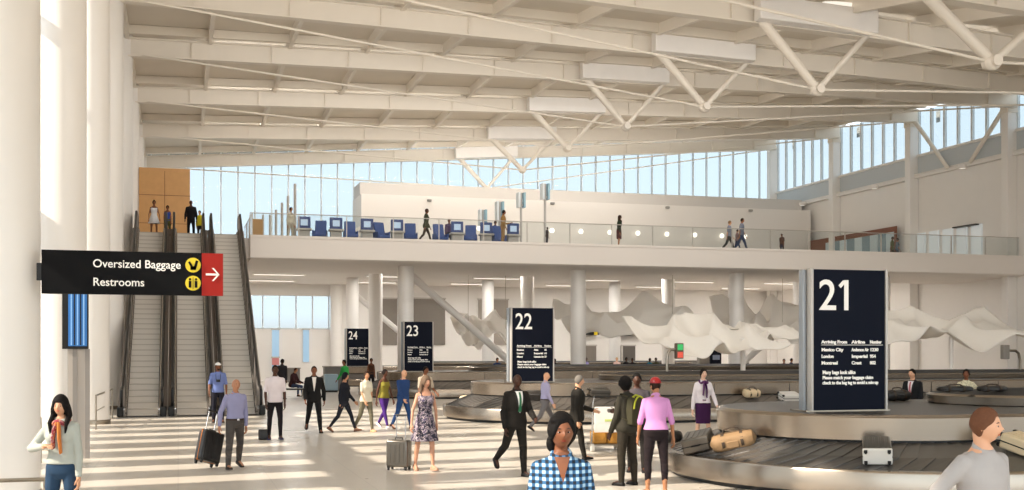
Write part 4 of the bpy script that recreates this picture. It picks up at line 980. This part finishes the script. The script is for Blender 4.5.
        if sl:
            arm(m, off*.75 if not jk else .02, sl)
            for s, sh, el, wr, d2 in A: m.cone(up((0, .004*H, .822*H))+D, .026*H+off*.8, sh+V3(0, 0, .004*H)+D, .024*H+off*.7)
        if kd in ('shirt', 'tee', 'jacket', 'blouse', 'hoodie') :
            a = up((0, -.004*H, .84*H))+D; m.rings([[a+V3(rr*math.cos(w_), rr*.95*math.sin(w_)-zz*.15, zz+.022*H*(math.sin(w_)*.9)) for w_ in [2*PI*k/20 for k in range(20)]] for rr, zz in ((.052*H, -.03*H), (.043*H, .0), (.040*H, .018*H))])
        put({'tee': 't_shirt', 'tank': 'tank_top'}.get(kd, kd), remesh(m, max(vox, .009) if hi else .022, 1), TM, t)
    def patch(name, poly_fn, off, m_, th=.006, n=(8, 14)):
        """thin cloth laid on the chest; poly_fn(v) gives (x_left,x_right,z) in H"""
        fr, bk = [], []; nx, nz = n
        for j in range(nz+1):
            xl, xr, z = poly_fn(j/nz)
            rx = np.interp(z, [q[0] for q in TOR], [q[1] for q in TOR])*build; ry = np.interp(z, [q[0] for q in TOR], [q[2] for q in TOR])*build; yo = np.interp(z, [q[0] for q in TOR], [q[3] for q in TOR])
            if g == 'f' and .69 < z < .78: ry += .012
            for i in range(nx+1):
                x = xl+(xr-xl)*i/nx; y = yo*H-(ry*H*math.sqrt(max(0, 1-(x/(rx+.01))**2)))-off
                fr.append(up((x*H, y-th, z*H))+D); bk.append(up((x*H, y+th, z*H))+D)
        N = len(fr); w_ = nx+1; F_ = [(j*w_+i, j*w_+i+1, (j+1)*w_+i+1, (j+1)*w_+i) for j in range(nz) for i in range(nx)]; F2 = [tuple(N+q for q in f[::-1]) for f in F_]
        ed = [(j*w_, (j+1)*w_, N+(j+1)*w_, N+j*w_) for j in range(nz)]+[((j+1)*w_+nx, j*w_+nx, N+j*w_+nx, N+(j+1)*w_+nx) for j in range(nz)]
        MB().add(fr+bk, F_+F2+ed).build(name, m_, t, smooth=True)
    # ---- bottom
    if bot and bot[0] != 'none':
        kd, col = bot; BM = cloth(col) if isinstance(col, str) else col; m = MB()
        off = {'trousers': .012, 'jeans': .009, 'leggings': .004, 'wide': .02, 'capri': .005, 'skirt': .01, 'shorts': .015}[kd]
        tor(m, off, .462, .60 if kd != 'leggings' else .61)
        if kd == 'skirt': m.rings([[V3(r_*H*math.cos(w_), r_*.75*H*math.sin(w_), z*H)+D for w_ in [2*PI*k/28 for k in range(28)]] for r_, z in ((.08, .6), (.1, .53), (.1, .42), (.095, .30))])
        else: leg(m, off, {'capri': 1.6, 'shorts': .8, 'leggings': 1.93}.get(kd, 1.98), sl=.004 if kd in ('trousers', 'wide') else 0)
        put(kd if kd != 'wide' else 'trousers', remesh(m, vox if hi < 3 else .01, 1), BM, t)
    # ---- shoes
    m = MB(); k = .055 if g == 'f' else .0
    for s, hip, kn, an, toe, upv in J:
        sd = np.cross(toe, upv); rg = []
        for q, w_, hh in ((-.032, .018, .03), (-.02, .026, .042), (.01, .026, .045), (.045, .029, .036), (.075, .030, .026), (.098, .022, .02), (.106, .008, .012)):
            c = an-upv*.04*H+toe*q*H+D; rg.append([c+sd*w_*H*.95*a_+upv*hh*H*b_ for a_, b_ in ((-.9, 0), (.9, 0), (1, .35), (.8, .8), (.35, 1), (-.35, 1), (-.8, .8), (-1, .35))])
        one = MB(); one.rings(rg); one.build('shoe', cloth(shoes, .45), t, smooth=True, ang=60)
    info = dict(t=t, H=H, up=up, D=D, patch=patch, hp=hp, hu=hu, RM=RM, A=A, J=J, tor=tor, TOR=TOR, vox=vox, build=build)
    for fn in extras: fn(info)
    return info
def s2h(h, k): return ''.join('%02x' % int(min(255, int(h[i:i+2], 16)*k[i//2])) for i in (0, 2, 4))
# ---- clothing extras
def x_suit(shirt='e8e6e2', tie='2f5a3c', w=.038):
    def f(o):
        o['patch']('shirt_front', lambda v: (-w*(1-v)**.8-.002, w*(1-v)**.8+.002, .835-.21*v), .027, cloth(shirt))
        if tie: o['patch']('tie', lambda v: (-.009-.006*v, .009+.006*v, .826-.19*v), .034, cloth(tie, .5), n=(3, 12))
        LM = mat('lapel_dark', '1c1b1b', .7)
        for s in (-1, 1): o['patch']('lapel', lambda v: (s*(w*(1-v)**.8)+s*.018*math.sin(PI*min(1, v*1.3)) if s < 0 else w*(1-v)**.8, s*(w*(1-v)**.8) if s < 0 else w*(1-v)**.8+.018*math.sin(PI*min(1, v*1.3)), .832-.215*v), .03, LM, n=(3, 12))
    return f
def x_vneck(m_, w=.03, dep=.08):
    return lambda o: o['patch']('neckline', lambda v: (-w*(1-v)-.001, w*(1-v)+.001, .84-dep*v), .017, m_)
def x_belt(col='3a2c22', z=.556):
    def f(o):
        m = MB(); H = o['H']; rg = []
        for zz in (z-.009, z+.009):
            rx = np.interp(zz, [q[0] for q in o['TOR']], [q[1] for q in o['TOR']])*H*o['build']+.023; ry = np.interp(zz, [q[0] for q in o['TOR']], [q[2] for q in o['TOR']])*H*o['build']+.023
            rg.append([o['up']((rx*math.cos(a), ry*math.sin(a), zz*H))+o['D'] for a in [2*PI*i/28 for i in range(28)]])
        m.rings(rg).build('belt', cloth(col, .5), o['t'], smooth=True, ang=50)
        c = o['up']((0, -ry-.006, z*H))+o['D']; MB().box(c[0]-.022, c[0]+.022, c[1]-.006, c[1]+.004, c[2]-.018, c[2]+.018).build('buckle', CHROME, o['t'])
    return f
def x_cap(col, brim=True, scale=1.1, helmet=False):
    def f(o):
        hp, hu, RM = o['hp'], o['hu'], o['RM']; m = MB(); rg = []
        for th in (86, 70, 50, 30, 12, 2):
            a = R(th); rg.append([hp((.76*scale*math.sin(a)*math.cos(w_), .9*scale*math.sin(a)*math.sin(w_)+.05, .32+.86*math.cos(a)*(scale if helmet else 1))) for w_ in [2*PI*k/28 for k in range(28)]])
        m.rings(rg).build('helmet' if helmet else 'cap', mat('cap_'+col, col, .3 if helmet else .8), o['t'], smooth=True)
        if brim: MB().rings([[hp((.62*math.cos(a)*q, -.72-.55*q*math.sin(a), .40-.06*q*math.sin(a)+dz)) for a in [PI*i/12 for i in range(13)]] for q, dz in ((.3, 0), (1, -.0), (1, .05), (.3, .05))]).build('cap_brim', mat('cap_'+col, col, .8), o['t'], smooth=True)
    return f
def x_scarf(cols=('8e2f3c', 'c97a3f')):
    def f(o):
        H, D, up = o['H'], o['D'], o['up']; M1, M2 = printed('scarf_'+cols[0], cols[0], 'b08a8a' if cols[0][0] == '8' else cols[0], cols[1], 22), cloth(cols[1]); c = up((0, -.012*H, .832*H))+D
        m = MB(); m.tube([c+V3(.05*H*math.cos(a), .052*H*math.sin(a), .012*H*math.sin(3*a)-.008*H*(math.sin(a) < 0)) for a in [2*PI*i/20 for i in range(21)]], .015*H, 10).build('scarf', M1, o['t'], smooth=True)
        for s, mm, L in ((-1, M1, .17), (1, M2, .2)):
            MB().tube([c+V3(s*.006*H, -.058*H, -.005*H), c+V3(s*.015*H, -.075*H, -.05*H), c+V3(s*.02*H, -.085*H, -.1*H), c+V3(s*.024*H, -.068*H, -L*H)], [(.016*H, .01*H), (.024*H, .012*H), (.026*H, .01*H), (.028*H, .006*H)], 10).build('scarf_end', mm, o['t'], smooth=True)
    return f
def x_backpack(col='3d3a2a', trim='a9ad3a'):
    def f(o):
        H, D, up, t = o['H'], o['D'], o['up'], o['t']
        c = up((0, .118*H, .70*H))+D; bp = bpy.data.objects.new('backpack', None)
        m = MB(); m.rings([[c+V3(w_*a_, d_*b_, z) for a_, b_ in ((-1, -.8), (-.7, -1), (.7, -1), (1, -.8), (1, .6), (.6, 1), (-.6, 1), (-1, .6))] for z, w_, d_ in ((-.25, .10, .05), (-.23, .14, .075), (0, .155, .09), (.17, .14, .075), (.22, .09, .05))])
        o_ = m.build('backpack', cloth(col), t, smooth=True, ang=50)
        for s in (-1, 1): MB().tube([c+V3(s*.09, -.03, .17), up((s*.062*H, .0, .835*H))+D+V3(0, 0, .03), up((s*.07*H, -.075*H, .76*H))+D, up((s*.08*H, -.06*H, .66*H))+D, c+V3(s*.13, -.05, -.18)], [(.03, .009)]*5, 8).build('shoulder_strap', cloth(col), o_, smooth=True)
        MB().tube([c+V3(.13*math.cos(a), .082, .02+.2*math.sin(a)) for a in [PI*i/12 for i in range(13)]], .014, 6).build('lime_piping', cloth(trim), o_, smooth=True)
        MB().tube([c+V3(-.1, .03, .2), c+V3(0, .0, .235), c+V3(.1, .03, .2)], .022, 6).build('lime_top', cloth(trim), o_, smooth=True)
    return f
def x_beard(col='1c1512'):
    def f(o):
        hp, hu = o['hp'], o['hu']; MB().ell(hp((0, -.52, -.78)), (.42*hu, .3*hu, .25*hu), o['RM']).build('beard', mat('hair_'+col, col, .6), o['t'], smooth=True)
    return f
def x_camera(o):
    c = o['up']((0, -.11*o['H'], .70*o['H']))+o['D']; b = MB().box(c[0]-.06, c[0]+.06, c[1]-.03, c[1]+.03, c[2]-.04, c[2]+.04).build('camera_body', BLACK, o['t'], bevel=.008); MB().tube([c+V3(0, -.02, 0), c+V3(0, -.09, 0)], .032, 14).build('lens', BLACK, b, smooth=True)
    n = o['up']((0, .03*o['H'], .85*o['H']))+o['D']; MB().tube([c+V3(-.06, 0, .03), c+V3(-.07, .02, .16), n+V3(-.06, 0, .0), n+V3(.06, 0, .0), c+V3(.07, .02, .16), c+V3(.06, 0, .03)], .008, 6).build('neck_strap', BLACK, b, smooth=True)
def at(px, s=None, foot=None, d=None):
    """ground point under pixel column px at image scale s (pixels per metre)"""
    if s is None and d is None: s = (foot-350)/CZ
    if d is None: d = F/s
    X, Y = px2w(px, d=d); return (X, Y, 0)
# plaid
def plaid():
    m = bpy.data.materials.new('plaid_blue'); m.use_nodes = True; t = m.node_tree; b = t.nodes['Principled BSDF']; b.inputs['Roughness'].default_value = .85
    tc = t.nodes.new('ShaderNodeTexCoord'); sp = t.nodes.new('ShaderNodeSeparateXYZ'); t.links.new(tc.outputs['Object'], sp.inputs[0]); out = []
    for ax, off in (('X', 0), ('Z', .3)):
        mu = t.nodes.new('ShaderNodeMath'); mu.operation = 'MULTIPLY_ADD'; mu.inputs[1].default_value = 2*PI/.044; mu.inputs[2].default_value = off; t.links.new(sp.outputs[ax], mu.inputs[0])
        si = t.nodes.new('ShaderNodeMath'); si.operation = 'SINE'; t.links.new(mu.outputs[0], si.inputs[0]); ma = t.nodes.new('ShaderNodeMapRange'); ma.inputs[1].default_value = -.35; ma.inputs[2].default_value = .35; t.links.new(si.outputs[0], ma.inputs[0]); out.append(ma)
    ad = t.nodes.new('ShaderNodeMath'); ad.operation = 'ADD'; t.links.new(out[0].outputs[0], ad.inputs[0]); t.links.new(out[1].outputs[0], ad.inputs[1])
    h_ = t.nodes.new('ShaderNodeMath'); h_.operation = 'MULTIPLY'; h_.inputs[1].default_value = .5; t.links.new(ad.outputs[0], h_.inputs[0])
    r = t.nodes.new('ShaderNodeValToRGB'); e = r.color_ramp.elements; e[0].color = (*hx('0f1826'), 1); e[1].color = (*hx('a8c4d6'), 1); x = e.new(.5); x.color = (*hx('2a5a82'), 1); t.links.new(h_.outputs[0], r.inputs[0]); t.links.new(r.outputs[0], b.inputs['Base Color']); return m
def printed(name, c1, c2, c3, sc_):
    m = bpy.data.materials.new(name); m.use_nodes = True; t = m.node_tree; b = t.nodes['Principled BSDF']; b.inputs['Roughness'].default_value = .8
    tc = t.nodes.new('ShaderNodeTexCoord'); v = t.nodes.new('ShaderNodeTexNoise'); v.inputs['Scale'].default_value = sc_; v.inputs['Detail'].default_value = 1; v.inputs['Distortion'].default_value = 1.5; r = t.nodes.new('ShaderNodeValToRGB'); r.color_ramp.interpolation = 'CONSTANT'
    e = r.color_ramp.elements; e[0].color = (*hx(c1), 1); e[1].position = .5; e[1].color = (*hx(c2), 1); x = e.new(.58); x.color = (*hx(c3), 1)
    t.links.new(tc.outputs['Object'], v.inputs['Vector']); t.links.new(v.outputs[0], r.inputs[0]); t.links.new(r.outputs[0], b.inputs['Base Color']); return m
# ---------------------------------------------------------------- everyone in the hall
WALK = ((24, 6), (-18, 22)); WALK2 = ((-18, 22), (24, 6)); STAND = ((2, 3), (-2, 3)); SW = ((14, 7, 14), (-16, 7, 10)); SW2 = ((-16, 7, 10), (14, 7, 14))
DK, BR, MD, FR, ASN = '4a2c1e', '7a4a30', 'a97452', 'd9a583', 'c99878'
# near
person(at(62, 90), 1.72, -14, 'woman with long black hair, mint cardigan, patterned scarf and blue jeans at the far left', ASN, 'f', ('long', '15100f'), ('blouse', 'adb1a9'), ('jeans', '2a4058'), legs=STAND, spread=6, arms=((4, 10, 8), (4, 38, 98, 1.5)), hi=2, turn=0, extras=[x_scarf()])
person(at(561, 150), 1.80, -14, 'woman in blue plaid shirt with black hair tied low, nearest to the camera', BR, 'f', ('pony', '0f0b0a'), ('shirt', plaid()), ('jeans', '25303f'), legs=STAND, arms=((4, 12, 10), (4, 12, 10)), hi=3, turn=6, extras=[lambda o: o['patch']('neckline', lambda v: (-.028*(1-v)-.001, .028*(1-v)+.001, .843-.085*v), .034, skin(BR))])
person(at(980, 146), 1.825, 12, 'young man with brown hair and pale grey t-shirt turning right, at the right edge', 'cf9c7c', 'm', ('short', '64402c'), ('tee', 'a59f9c', .78), ('jeans', '3a3a44'), legs=STAND, arms=((-4, 14, 20), (-30, 30, 12)), hi=2, turn=28, build=1.0)
person(at(656, 65), 1.79, 172, 'person in pink shirt, red cap and black capri leggings seen from behind', MD, 'f', ('crop', '2a1a14'), ('shirt', 'c88cc0', 1.15), ('capri', '241c1e'), 'b98a6a', legs=STAND, arms=((6, 14, 16), (-2, 16, 10)), hi=2, build=1.12, turn=14, extras=[x_cap('8f1c20', False, 1.12, True)])
person(at(627, 61), 1.77, 205, 'woman with black afro hair, olive backpack with lime piping, seen from behind', DK, 'f', ('afro', '0f0c0b'), ('hoodie', '35322a'), ('trousers', '2f2a22'), '181614', legs=STAND, arms=((8, 10, 20), (35, 10, 60)), hi=2, build=1.05, extras=[x_backpack()])
person(at(637, 55), 1.80, -25, 'dark haired man facing the camera between the backpack woman and the pink shirt woman', DK, 'm', ('short', '0f0c0b'), ('tee', '4a4448'), ('trousers', '2a2725'), legs=STAND, arms=((20, 10, 50), (5, 8, 10)), hi=1)
person(at(516, 57), 1.80, 12, 'bald man in black suit with white shirt and green tie walking toward the camera', '3f2417', 'm', ('bald', '000000'), ('jacket', '23201d'), ('trousers', '24211e'), legs=((6, 3), (-24, 30)), arms=((22, 8, 42, .25), (-10, 10, 22)), hi=2, turn=-6, extras=[x_suit('eceae6', '2f6a4a')])
person(at(577, 50), 1.73, 80, 'grey haired man in dark suit seen from the side, walking right', FR, 'm', ('short', '6f6a64'), ('jacket', '26231f'), ('trousers', '26231f'), legs=((14, 4), (-16, 20)), arms=((18, 6, 55), (-8, 6, 14)), hi=1, extras=[x_suit('e6e3df', None)])
person(at(425, 54.5), 1.74, 8, 'woman with wavy light hair in a patterned sleeveless dress beside a small suitcase', 'c8957a', 'f', ('wavy', '6e5a4a'), ('dress', printed('dress_print', '2c2a3c', 'b9a9ae', '5c5068', 16), .31), ('none', ''), 'b78b72', legs=((8, 3), (-10, 8)), arms=((-10, 16, 12), (8, 22, 8)), hi=2, turn=12)
person(at(235, 53.5), 1.70, 22, 'bald man in lavender shirt, grey trousers, pulling a black suitcase', 'b07c5e', 'm', ('bald', '000000'), ('shirt', '8f8fb0'), ('trousers', '4c4744'), '2a2522', legs=((-16, 12), (14, 5)), spread=10, arms=((-8, 12, 12), (-12, 20, 12)), hi=2, turn=0, extras=[x_belt()])
person(at(275, 40.6), 1.84, 2, 'man in white t-shirt and dark trousers walking beside the right escalator', DK, 'm', ('crop', '0f0c0b'), ('tee', 'dcd2d6', .8), ('jeans', '1f1a1e'), '2a2a4a', legs=((5, 3), (-6, 8)), arms=((0, 10, 14), (2, 10, 14)), hi=1)
person(at(218, d=35.2), 1.84, 0, 'man in blue shirt and white cap with a camera at the middle escalator', BR, 'm', ('crop', '15100e'), ('tee', '6f7fb4', .85), ('trousers', '22222c'), legs=STAND, arms=((6, 12, 16), (8, 14, 24)), hi=1, turn=10, extras=[x_cap('e4e2de'), x_camera, x_beard()])
person(at(314, 37.4), 1.80, -4, 'man in open black suit and white shirt striding in the middle of the hall', BR, 'm', ('crop', '1c1410'), ('jacket', '1a191a'), ('trousers', '1a191a'), spread=6, legs=((6, 4), (-20, 28)), arms=((-16, 16, 12), (10, 12, 26)), hi=1, extras=[x_suit('dcd6d0', None, .03)])
person(at(344, 37), 1.66, 58, 'woman in dark navy hijab-like hood and clothes walking right', 'b98a6c', 'f', ('bob', '14141c'), ('sweater', '191b24'), ('leggings', '1f222c'), '6a4a3a', legs=WALK, arms=((14, 6, 30), (-12, 6, 14)), hi=1)
person(at(366, 37), 1.66, 24, 'woman with cream top and olive trousers walking behind the navy dressed woman', 'c4926f', 'f', ('short', '3a281e'), ('tee', 'd4cdb8', .7), ('jeans', '6f6a58'), 'c9a27a', legs=((12, 5), (-16, 24)), arms=((-14, 16, 12), (18, 12, 20)), hi=1, turn=-20)
person(at(384, 35.3), 1.72, 30, 'woman in mustard tank top and purple leggings', '5a3524', 'f', ('bun', '1a1210'), ('tank', '8f8538'), ('leggings', '4c2a78'), 'e4dfe2', legs=WALK2, arms=((10, 10, 16), (-8, 16, 10)), hi=1)
person(at(403, 35.6), 1.68, 36, 'bald stocky man in navy blue shirt and blue jeans walking', FR, 'm', ('bald', '000000'), ('shirt', '27406e'), ('jeans', '2a4878'), '5a3a2a', legs=((16, 5), (-14, 18)), arms=((-16, 12, 22), (16, 10, 24)), hi=1, build=1.16)
person(at(425, 34.4), 1.74, 18, 'dark haired person in beige short sleeved shirt behind the dress woman', BR, 'm', ('short', '17120f'), ('tee', 'b3a592', .8), ('trousers', '6a6258'), legs=STAND, arms=((8, 14, 50), (10, 12, 20)), hi=1)
person(at(545, 36.5), 1.69, 88, 'bald man in lavender shirt striding right below claim sign twenty-two', FR, 'm', ('bald', '000000'), ('shirt', 'a8a4c4'), ('trousers', '6e6b6c'), legs=((30, 6), (-24, 22)), arms=((-4, 6, 10), (8, 8, 20)), hi=1, extras=[x_belt()])
person((*at(703, d=26.3)[:2], 0), 1.80, -10, 'dark haired woman in white blouse with purple neck scarf and purple skirt', 'dcb49c', 'f', ('short', '17110f'), ('blouse', 'e4dde2'), ('skirt', '3c1c44'), legs=STAND, arms=((14, 16, 34), (0, 14, 6)), hi=1, turn=4, extras=[x_scarf(('5a2a5c', '4a2050')), x_belt('8a3a72', .6)])
person((*at(913, d=27.5)[:2], 0), 1.77, -62, 'man in black suit with pink tie standing behind the nearest carousel, looking left', 'd2a284', 'm', ('short', '14100f'), ('jacket', '1b1b1e'), ('trousers', '1b1b1e'), legs=STAND, arms=((6, 10, 20), (4, 12, 14)), hi=1, turn=0, extras=[x_suit('d9d2d6', 'b0646a')])
person((*at(966, d=27.3)[:2], 0), 1.77, -30, 'woman in cream patterned blouse with hand on hip behind the raised feed belt', '7e4a30', 'f', ('bun', '120d0c'), ('blouse', printed('dots', 'd9d0b4', 'c9c2a0', '8a8670', 40)), ('trousers', '2c2a28'), legs=STAND, arms=((-14, 42, 60, 1.1), (4, 14, 24)), hi=1, turn=-14)
# middle distance
person(at(345, d=50), 1.80, -60, 'man in bright green shirt standing left of claim sign twenty-three', BR, 'm', ('short', '17120f'), ('shirt', '2f9a48'), ('trousers', '2a2a2c'), legs=STAND, arms=((4, 12, 24), (10, 12, 30)), hi=0)
person(at(282, d=52), 1.82, 150, 'person in dark grey clothes standing behind the seated man', DK, 'm', ('short', '17120f'), ('jacket', '2c2c30'), ('trousers', '26262a'), legs=STAND, hi=0)
person((*at(292, d=54)[:2], 0), 1.78, 55, 'man in maroon jacket and jeans sitting on the bench', MD, 'm', ('crop', '4a3226'), ('jacket', '3c2426'), ('jeans', '3c4a66'), legs=((84, 78), (86, 90)), arms=((20, 10, 50), (24, 12, 50)), lean=14, seat=.46, hi=0, nod=12)
person((*at(371, d=60)[:2], 0), 1.80, 10, 'person in brown top standing behind the third carousel left of claim sign twenty-three', BR, 'f', ('bun', '17120f'), ('tank', '5c4030'), ('trousers', '26262a'), hi=0, legs=STAND)
person((*at(497, d=65.5)[:2], 0), 1.78, 10, 'person in blue shirt in the distance left of claim sign twenty-two', MD, 'm', ('short', '17120f'), ('shirt', '2c3f6e'), ('trousers', '26262a'), hi=0, legs=STAND)
far = [(555, 67, 'd', 'person in dark clothes peeking out right of claim sign twenty-two', '2a2a2c'), (586, 73, 'd', 'person in lilac top before the left roller door', '8f86b8'), (617, 73, 'f', 'fair haired person in pale pink top before the middle roller door', 'd8b8b0'), (626, 70, 'd', 'person in black before the right roller door, left one of a pair', '1c1c20'), (632.5, 70.6, 'd', 'person in black before the right roller door, right one of a pair', '25252a'),
       (649.5, 70, 'd', 'person in teal top far back left of the signal box', '2a6a80'), (656, 70.5, 'd', 'person in olive top far back left of the signal box', '4a4a34'), (746, 70, 'm', 'person in black top right of the slim white pole', '1f1f24'), (784, 66, 'm', 'person in dark red top left of the nearest claim sign', '6e2a36'), (791, 67.3, 'm', 'person in navy top left of the nearest claim sign', '2a3560')]
for i, (px, d, k, l, c) in enumerate(far):
    person(at(px, d=d), 1.72+.02*(i % 4), (i*47) % 90-45, l, {'d': DK, 'f': FR, 'm': MD}[k], 'mf'[i % 2], ('bun' if px == 649.5 else 'short', '15110f' if k != 'f' else 'c9a77a'), ('shirt', c), ('trousers', '26262a'), legs=STAND, hi=0)
# on the mezzanine
def up_(px, Y): X, _ = px2w(px, Y=Y); return (X, Y, MF+.012)
person(up_(154, 56.3), 1.76, 5, 'woman in white short dress at the top of the left escalator', BR, 'f', ('topbun', '17120f'), ('dress', 'dfe0e4', .38), ('none', ''), 'c0906a', legs=STAND, arms=((8, 16, 24), (4, 16, 16)), hi=0)
person(up_(167.5, 56.4), 1.55, 5, 'girl in blue top and olive shorts at the top between two escalators', BR, 'f', ('short', '17120f'), ('tank', '3a4f9a'), ('shorts', '5c5a34'), 'c0906a', legs=STAND, hi=0)
person(up_(191, 56.3), 1.82, -5, 'man all in black at the top of the middle escalator', DK, 'm', ('bald', '000000'), ('sweater', '1a1a1d'), ('trousers', '1a1a1d'), legs=STAND, arms=((4, 14, 20), (4, 14, 20)), hi=0)
person(up_(200, 57.2), 1.45, -30, 'boy in yellow hooded top beside the man in black', FR, 'm', ('short', '17120f'), ('hoodie', 'c9bc2e'), ('trousers', '2a2a2c'), legs=STAND, hi=0)
person(up_(290.5, 57), 1.74, 30, 'person in pale clothes behind the glass at the left end of the mezzanine', MD, 'f', ('bun', '17120f'), ('shirt', 'cfc8b8'), ('trousers', 'b5aea0'), legs=STAND, hi=0)
person(up_(426, 56), 1.82, 85, 'woman in dark green coat walking along the mezzanine among the kiosks', BR, 'f', ('short', '4a3226'), ('jacket', '3f4232'), ('leggings', '3a2f2a'), legs=WALK, arms=SW, hi=0)
person(up_(503, 56), 1.84, 70, 'man in tan outfit standing beside the last kiosk on the mezzanine', BR, 'm', ('short', '17120f'), ('shirt', 'a07c4c'), ('trousers', '9a7850'), legs=STAND, arms=((10, 12, 90), (6, 10, 20)), hi=0)
person(up_(495, 58.3), 1.55, 20, 'shorter person in blue top behind the tan dressed man', BR, 'f', ('short', '17120f'), ('shirt', '34487a'), ('trousers', '2a2a3a'), legs=STAND, hi=0)
person(up_(449, 58.6), 1.6, 0, 'person partly hidden behind the seats at the middle of the kiosk row', BR, 'm', ('short', '3a281e'), ('shirt', '5a4a6a'), ('trousers', '2a2a3a'), legs=STAND, hi=0)
person(up_(619, 56), 1.78, 80, 'long haired woman in dark green top and maroon skirt alone on the mezzanine', MD, 'f', ('long', '3a281e'), ('shirt', '2f3a2c'), ('skirt', '5a2f34'), legs=STAND, hi=0)
person(up_(729, 56), 1.74, 60, 'man in grey striped shirt with a family on the mezzanine', FR, 'm', ('short', '8a6a4a'), ('tee', '8b8fa0', .8), ('trousers', '3a3d40'), legs=WALK, arms=SW, hi=0)
person(up_(737, 56.2), 1.3, 60, 'child walking between the two men on the mezzanine', FR, 'm', ('short', '3a281e'), ('tee', '9a7f80', .8), ('jeans', '3a4a6a'), legs=WALK2, arms=SW2, hi=0)
person(up_(741.5, 56), 1.9, 60, 'tall man in grey t-shirt and jeans with a family on the mezzanine', MD, 'm', ('short', '3a281e'), ('tee', '7e8596', .8), ('jeans', '3a4a6a'), legs=WALK, arms=SW, hi=0)
person(up_(547, 55.5), 1.0, 60, 'toddler just visible over the mezzanine edge at the display posts', DK, 'm', ('short', '17120f'), ('tee', '3a2f34', .8), ('jeans', '2a2a3a'), legs=STAND, hi=0)
person(up_(782, 57), 1.2, -60, 'child in brown on the right part of the mezzanine', BR, 'm', ('short', '17120f'), ('tee', '5a3f34', .8), ('jeans', '2a2a3a'), legs=STAND, hi=0)
person(up_(892, 59.5), 1.55, 60, 'person in olive green top before the walnut shopfront', BR, 'm', ('short', '17120f'), ('tee', '56603c', .8), ('trousers', '3c3a30'), legs=WALK, arms=SW, hi=0)
person(up_(897, 59.8), 1.5, 60, 'second person in blue grey top before the walnut shopfront', MD, 'f', ('short', '17120f'), ('tee', '6a7c8c', .8), ('trousers', '4a4e58'), legs=WALK2, arms=SW2, hi=0)

# rolled luggage of the walkers
X, Y, _ = at(206, 53.5)
s = suitcase('rolling_suitcase', .42, .58, .26, BLKC, 'black rolling suitcase with orange zip pulled by the bald man in lavender', 'suitcase', handle_up=.42, strap=ORG); s.location = (X, Y, 0.0); s.rotation_euler = (R(-10), R(18), R(28)); s.location.z = .07
X, Y, _ = at(399, 54)
s = suitcase('rolling_suitcase', .42, .50, .26, GUN, 'small dark silver cabin suitcase beside the woman in the patterned dress', 'suitcase', handle_up=.45, strap=SILV); s.location = (X, Y, 0.0); s.rotation_euler = (0, 0, R(-32))
# bag of the white shirt man, folder of the suited man
X, Y, _ = at(264, 40.6); o = MB().box(-.13, .13, -.06, .06, 0, .26).build('hand_bag', BLKC, bevel=.03); o.location = (X, Y+.1, .0); tag(o, 'small dark bag standing at the foot of the right escalator beside the white t-shirt man', 'bag')
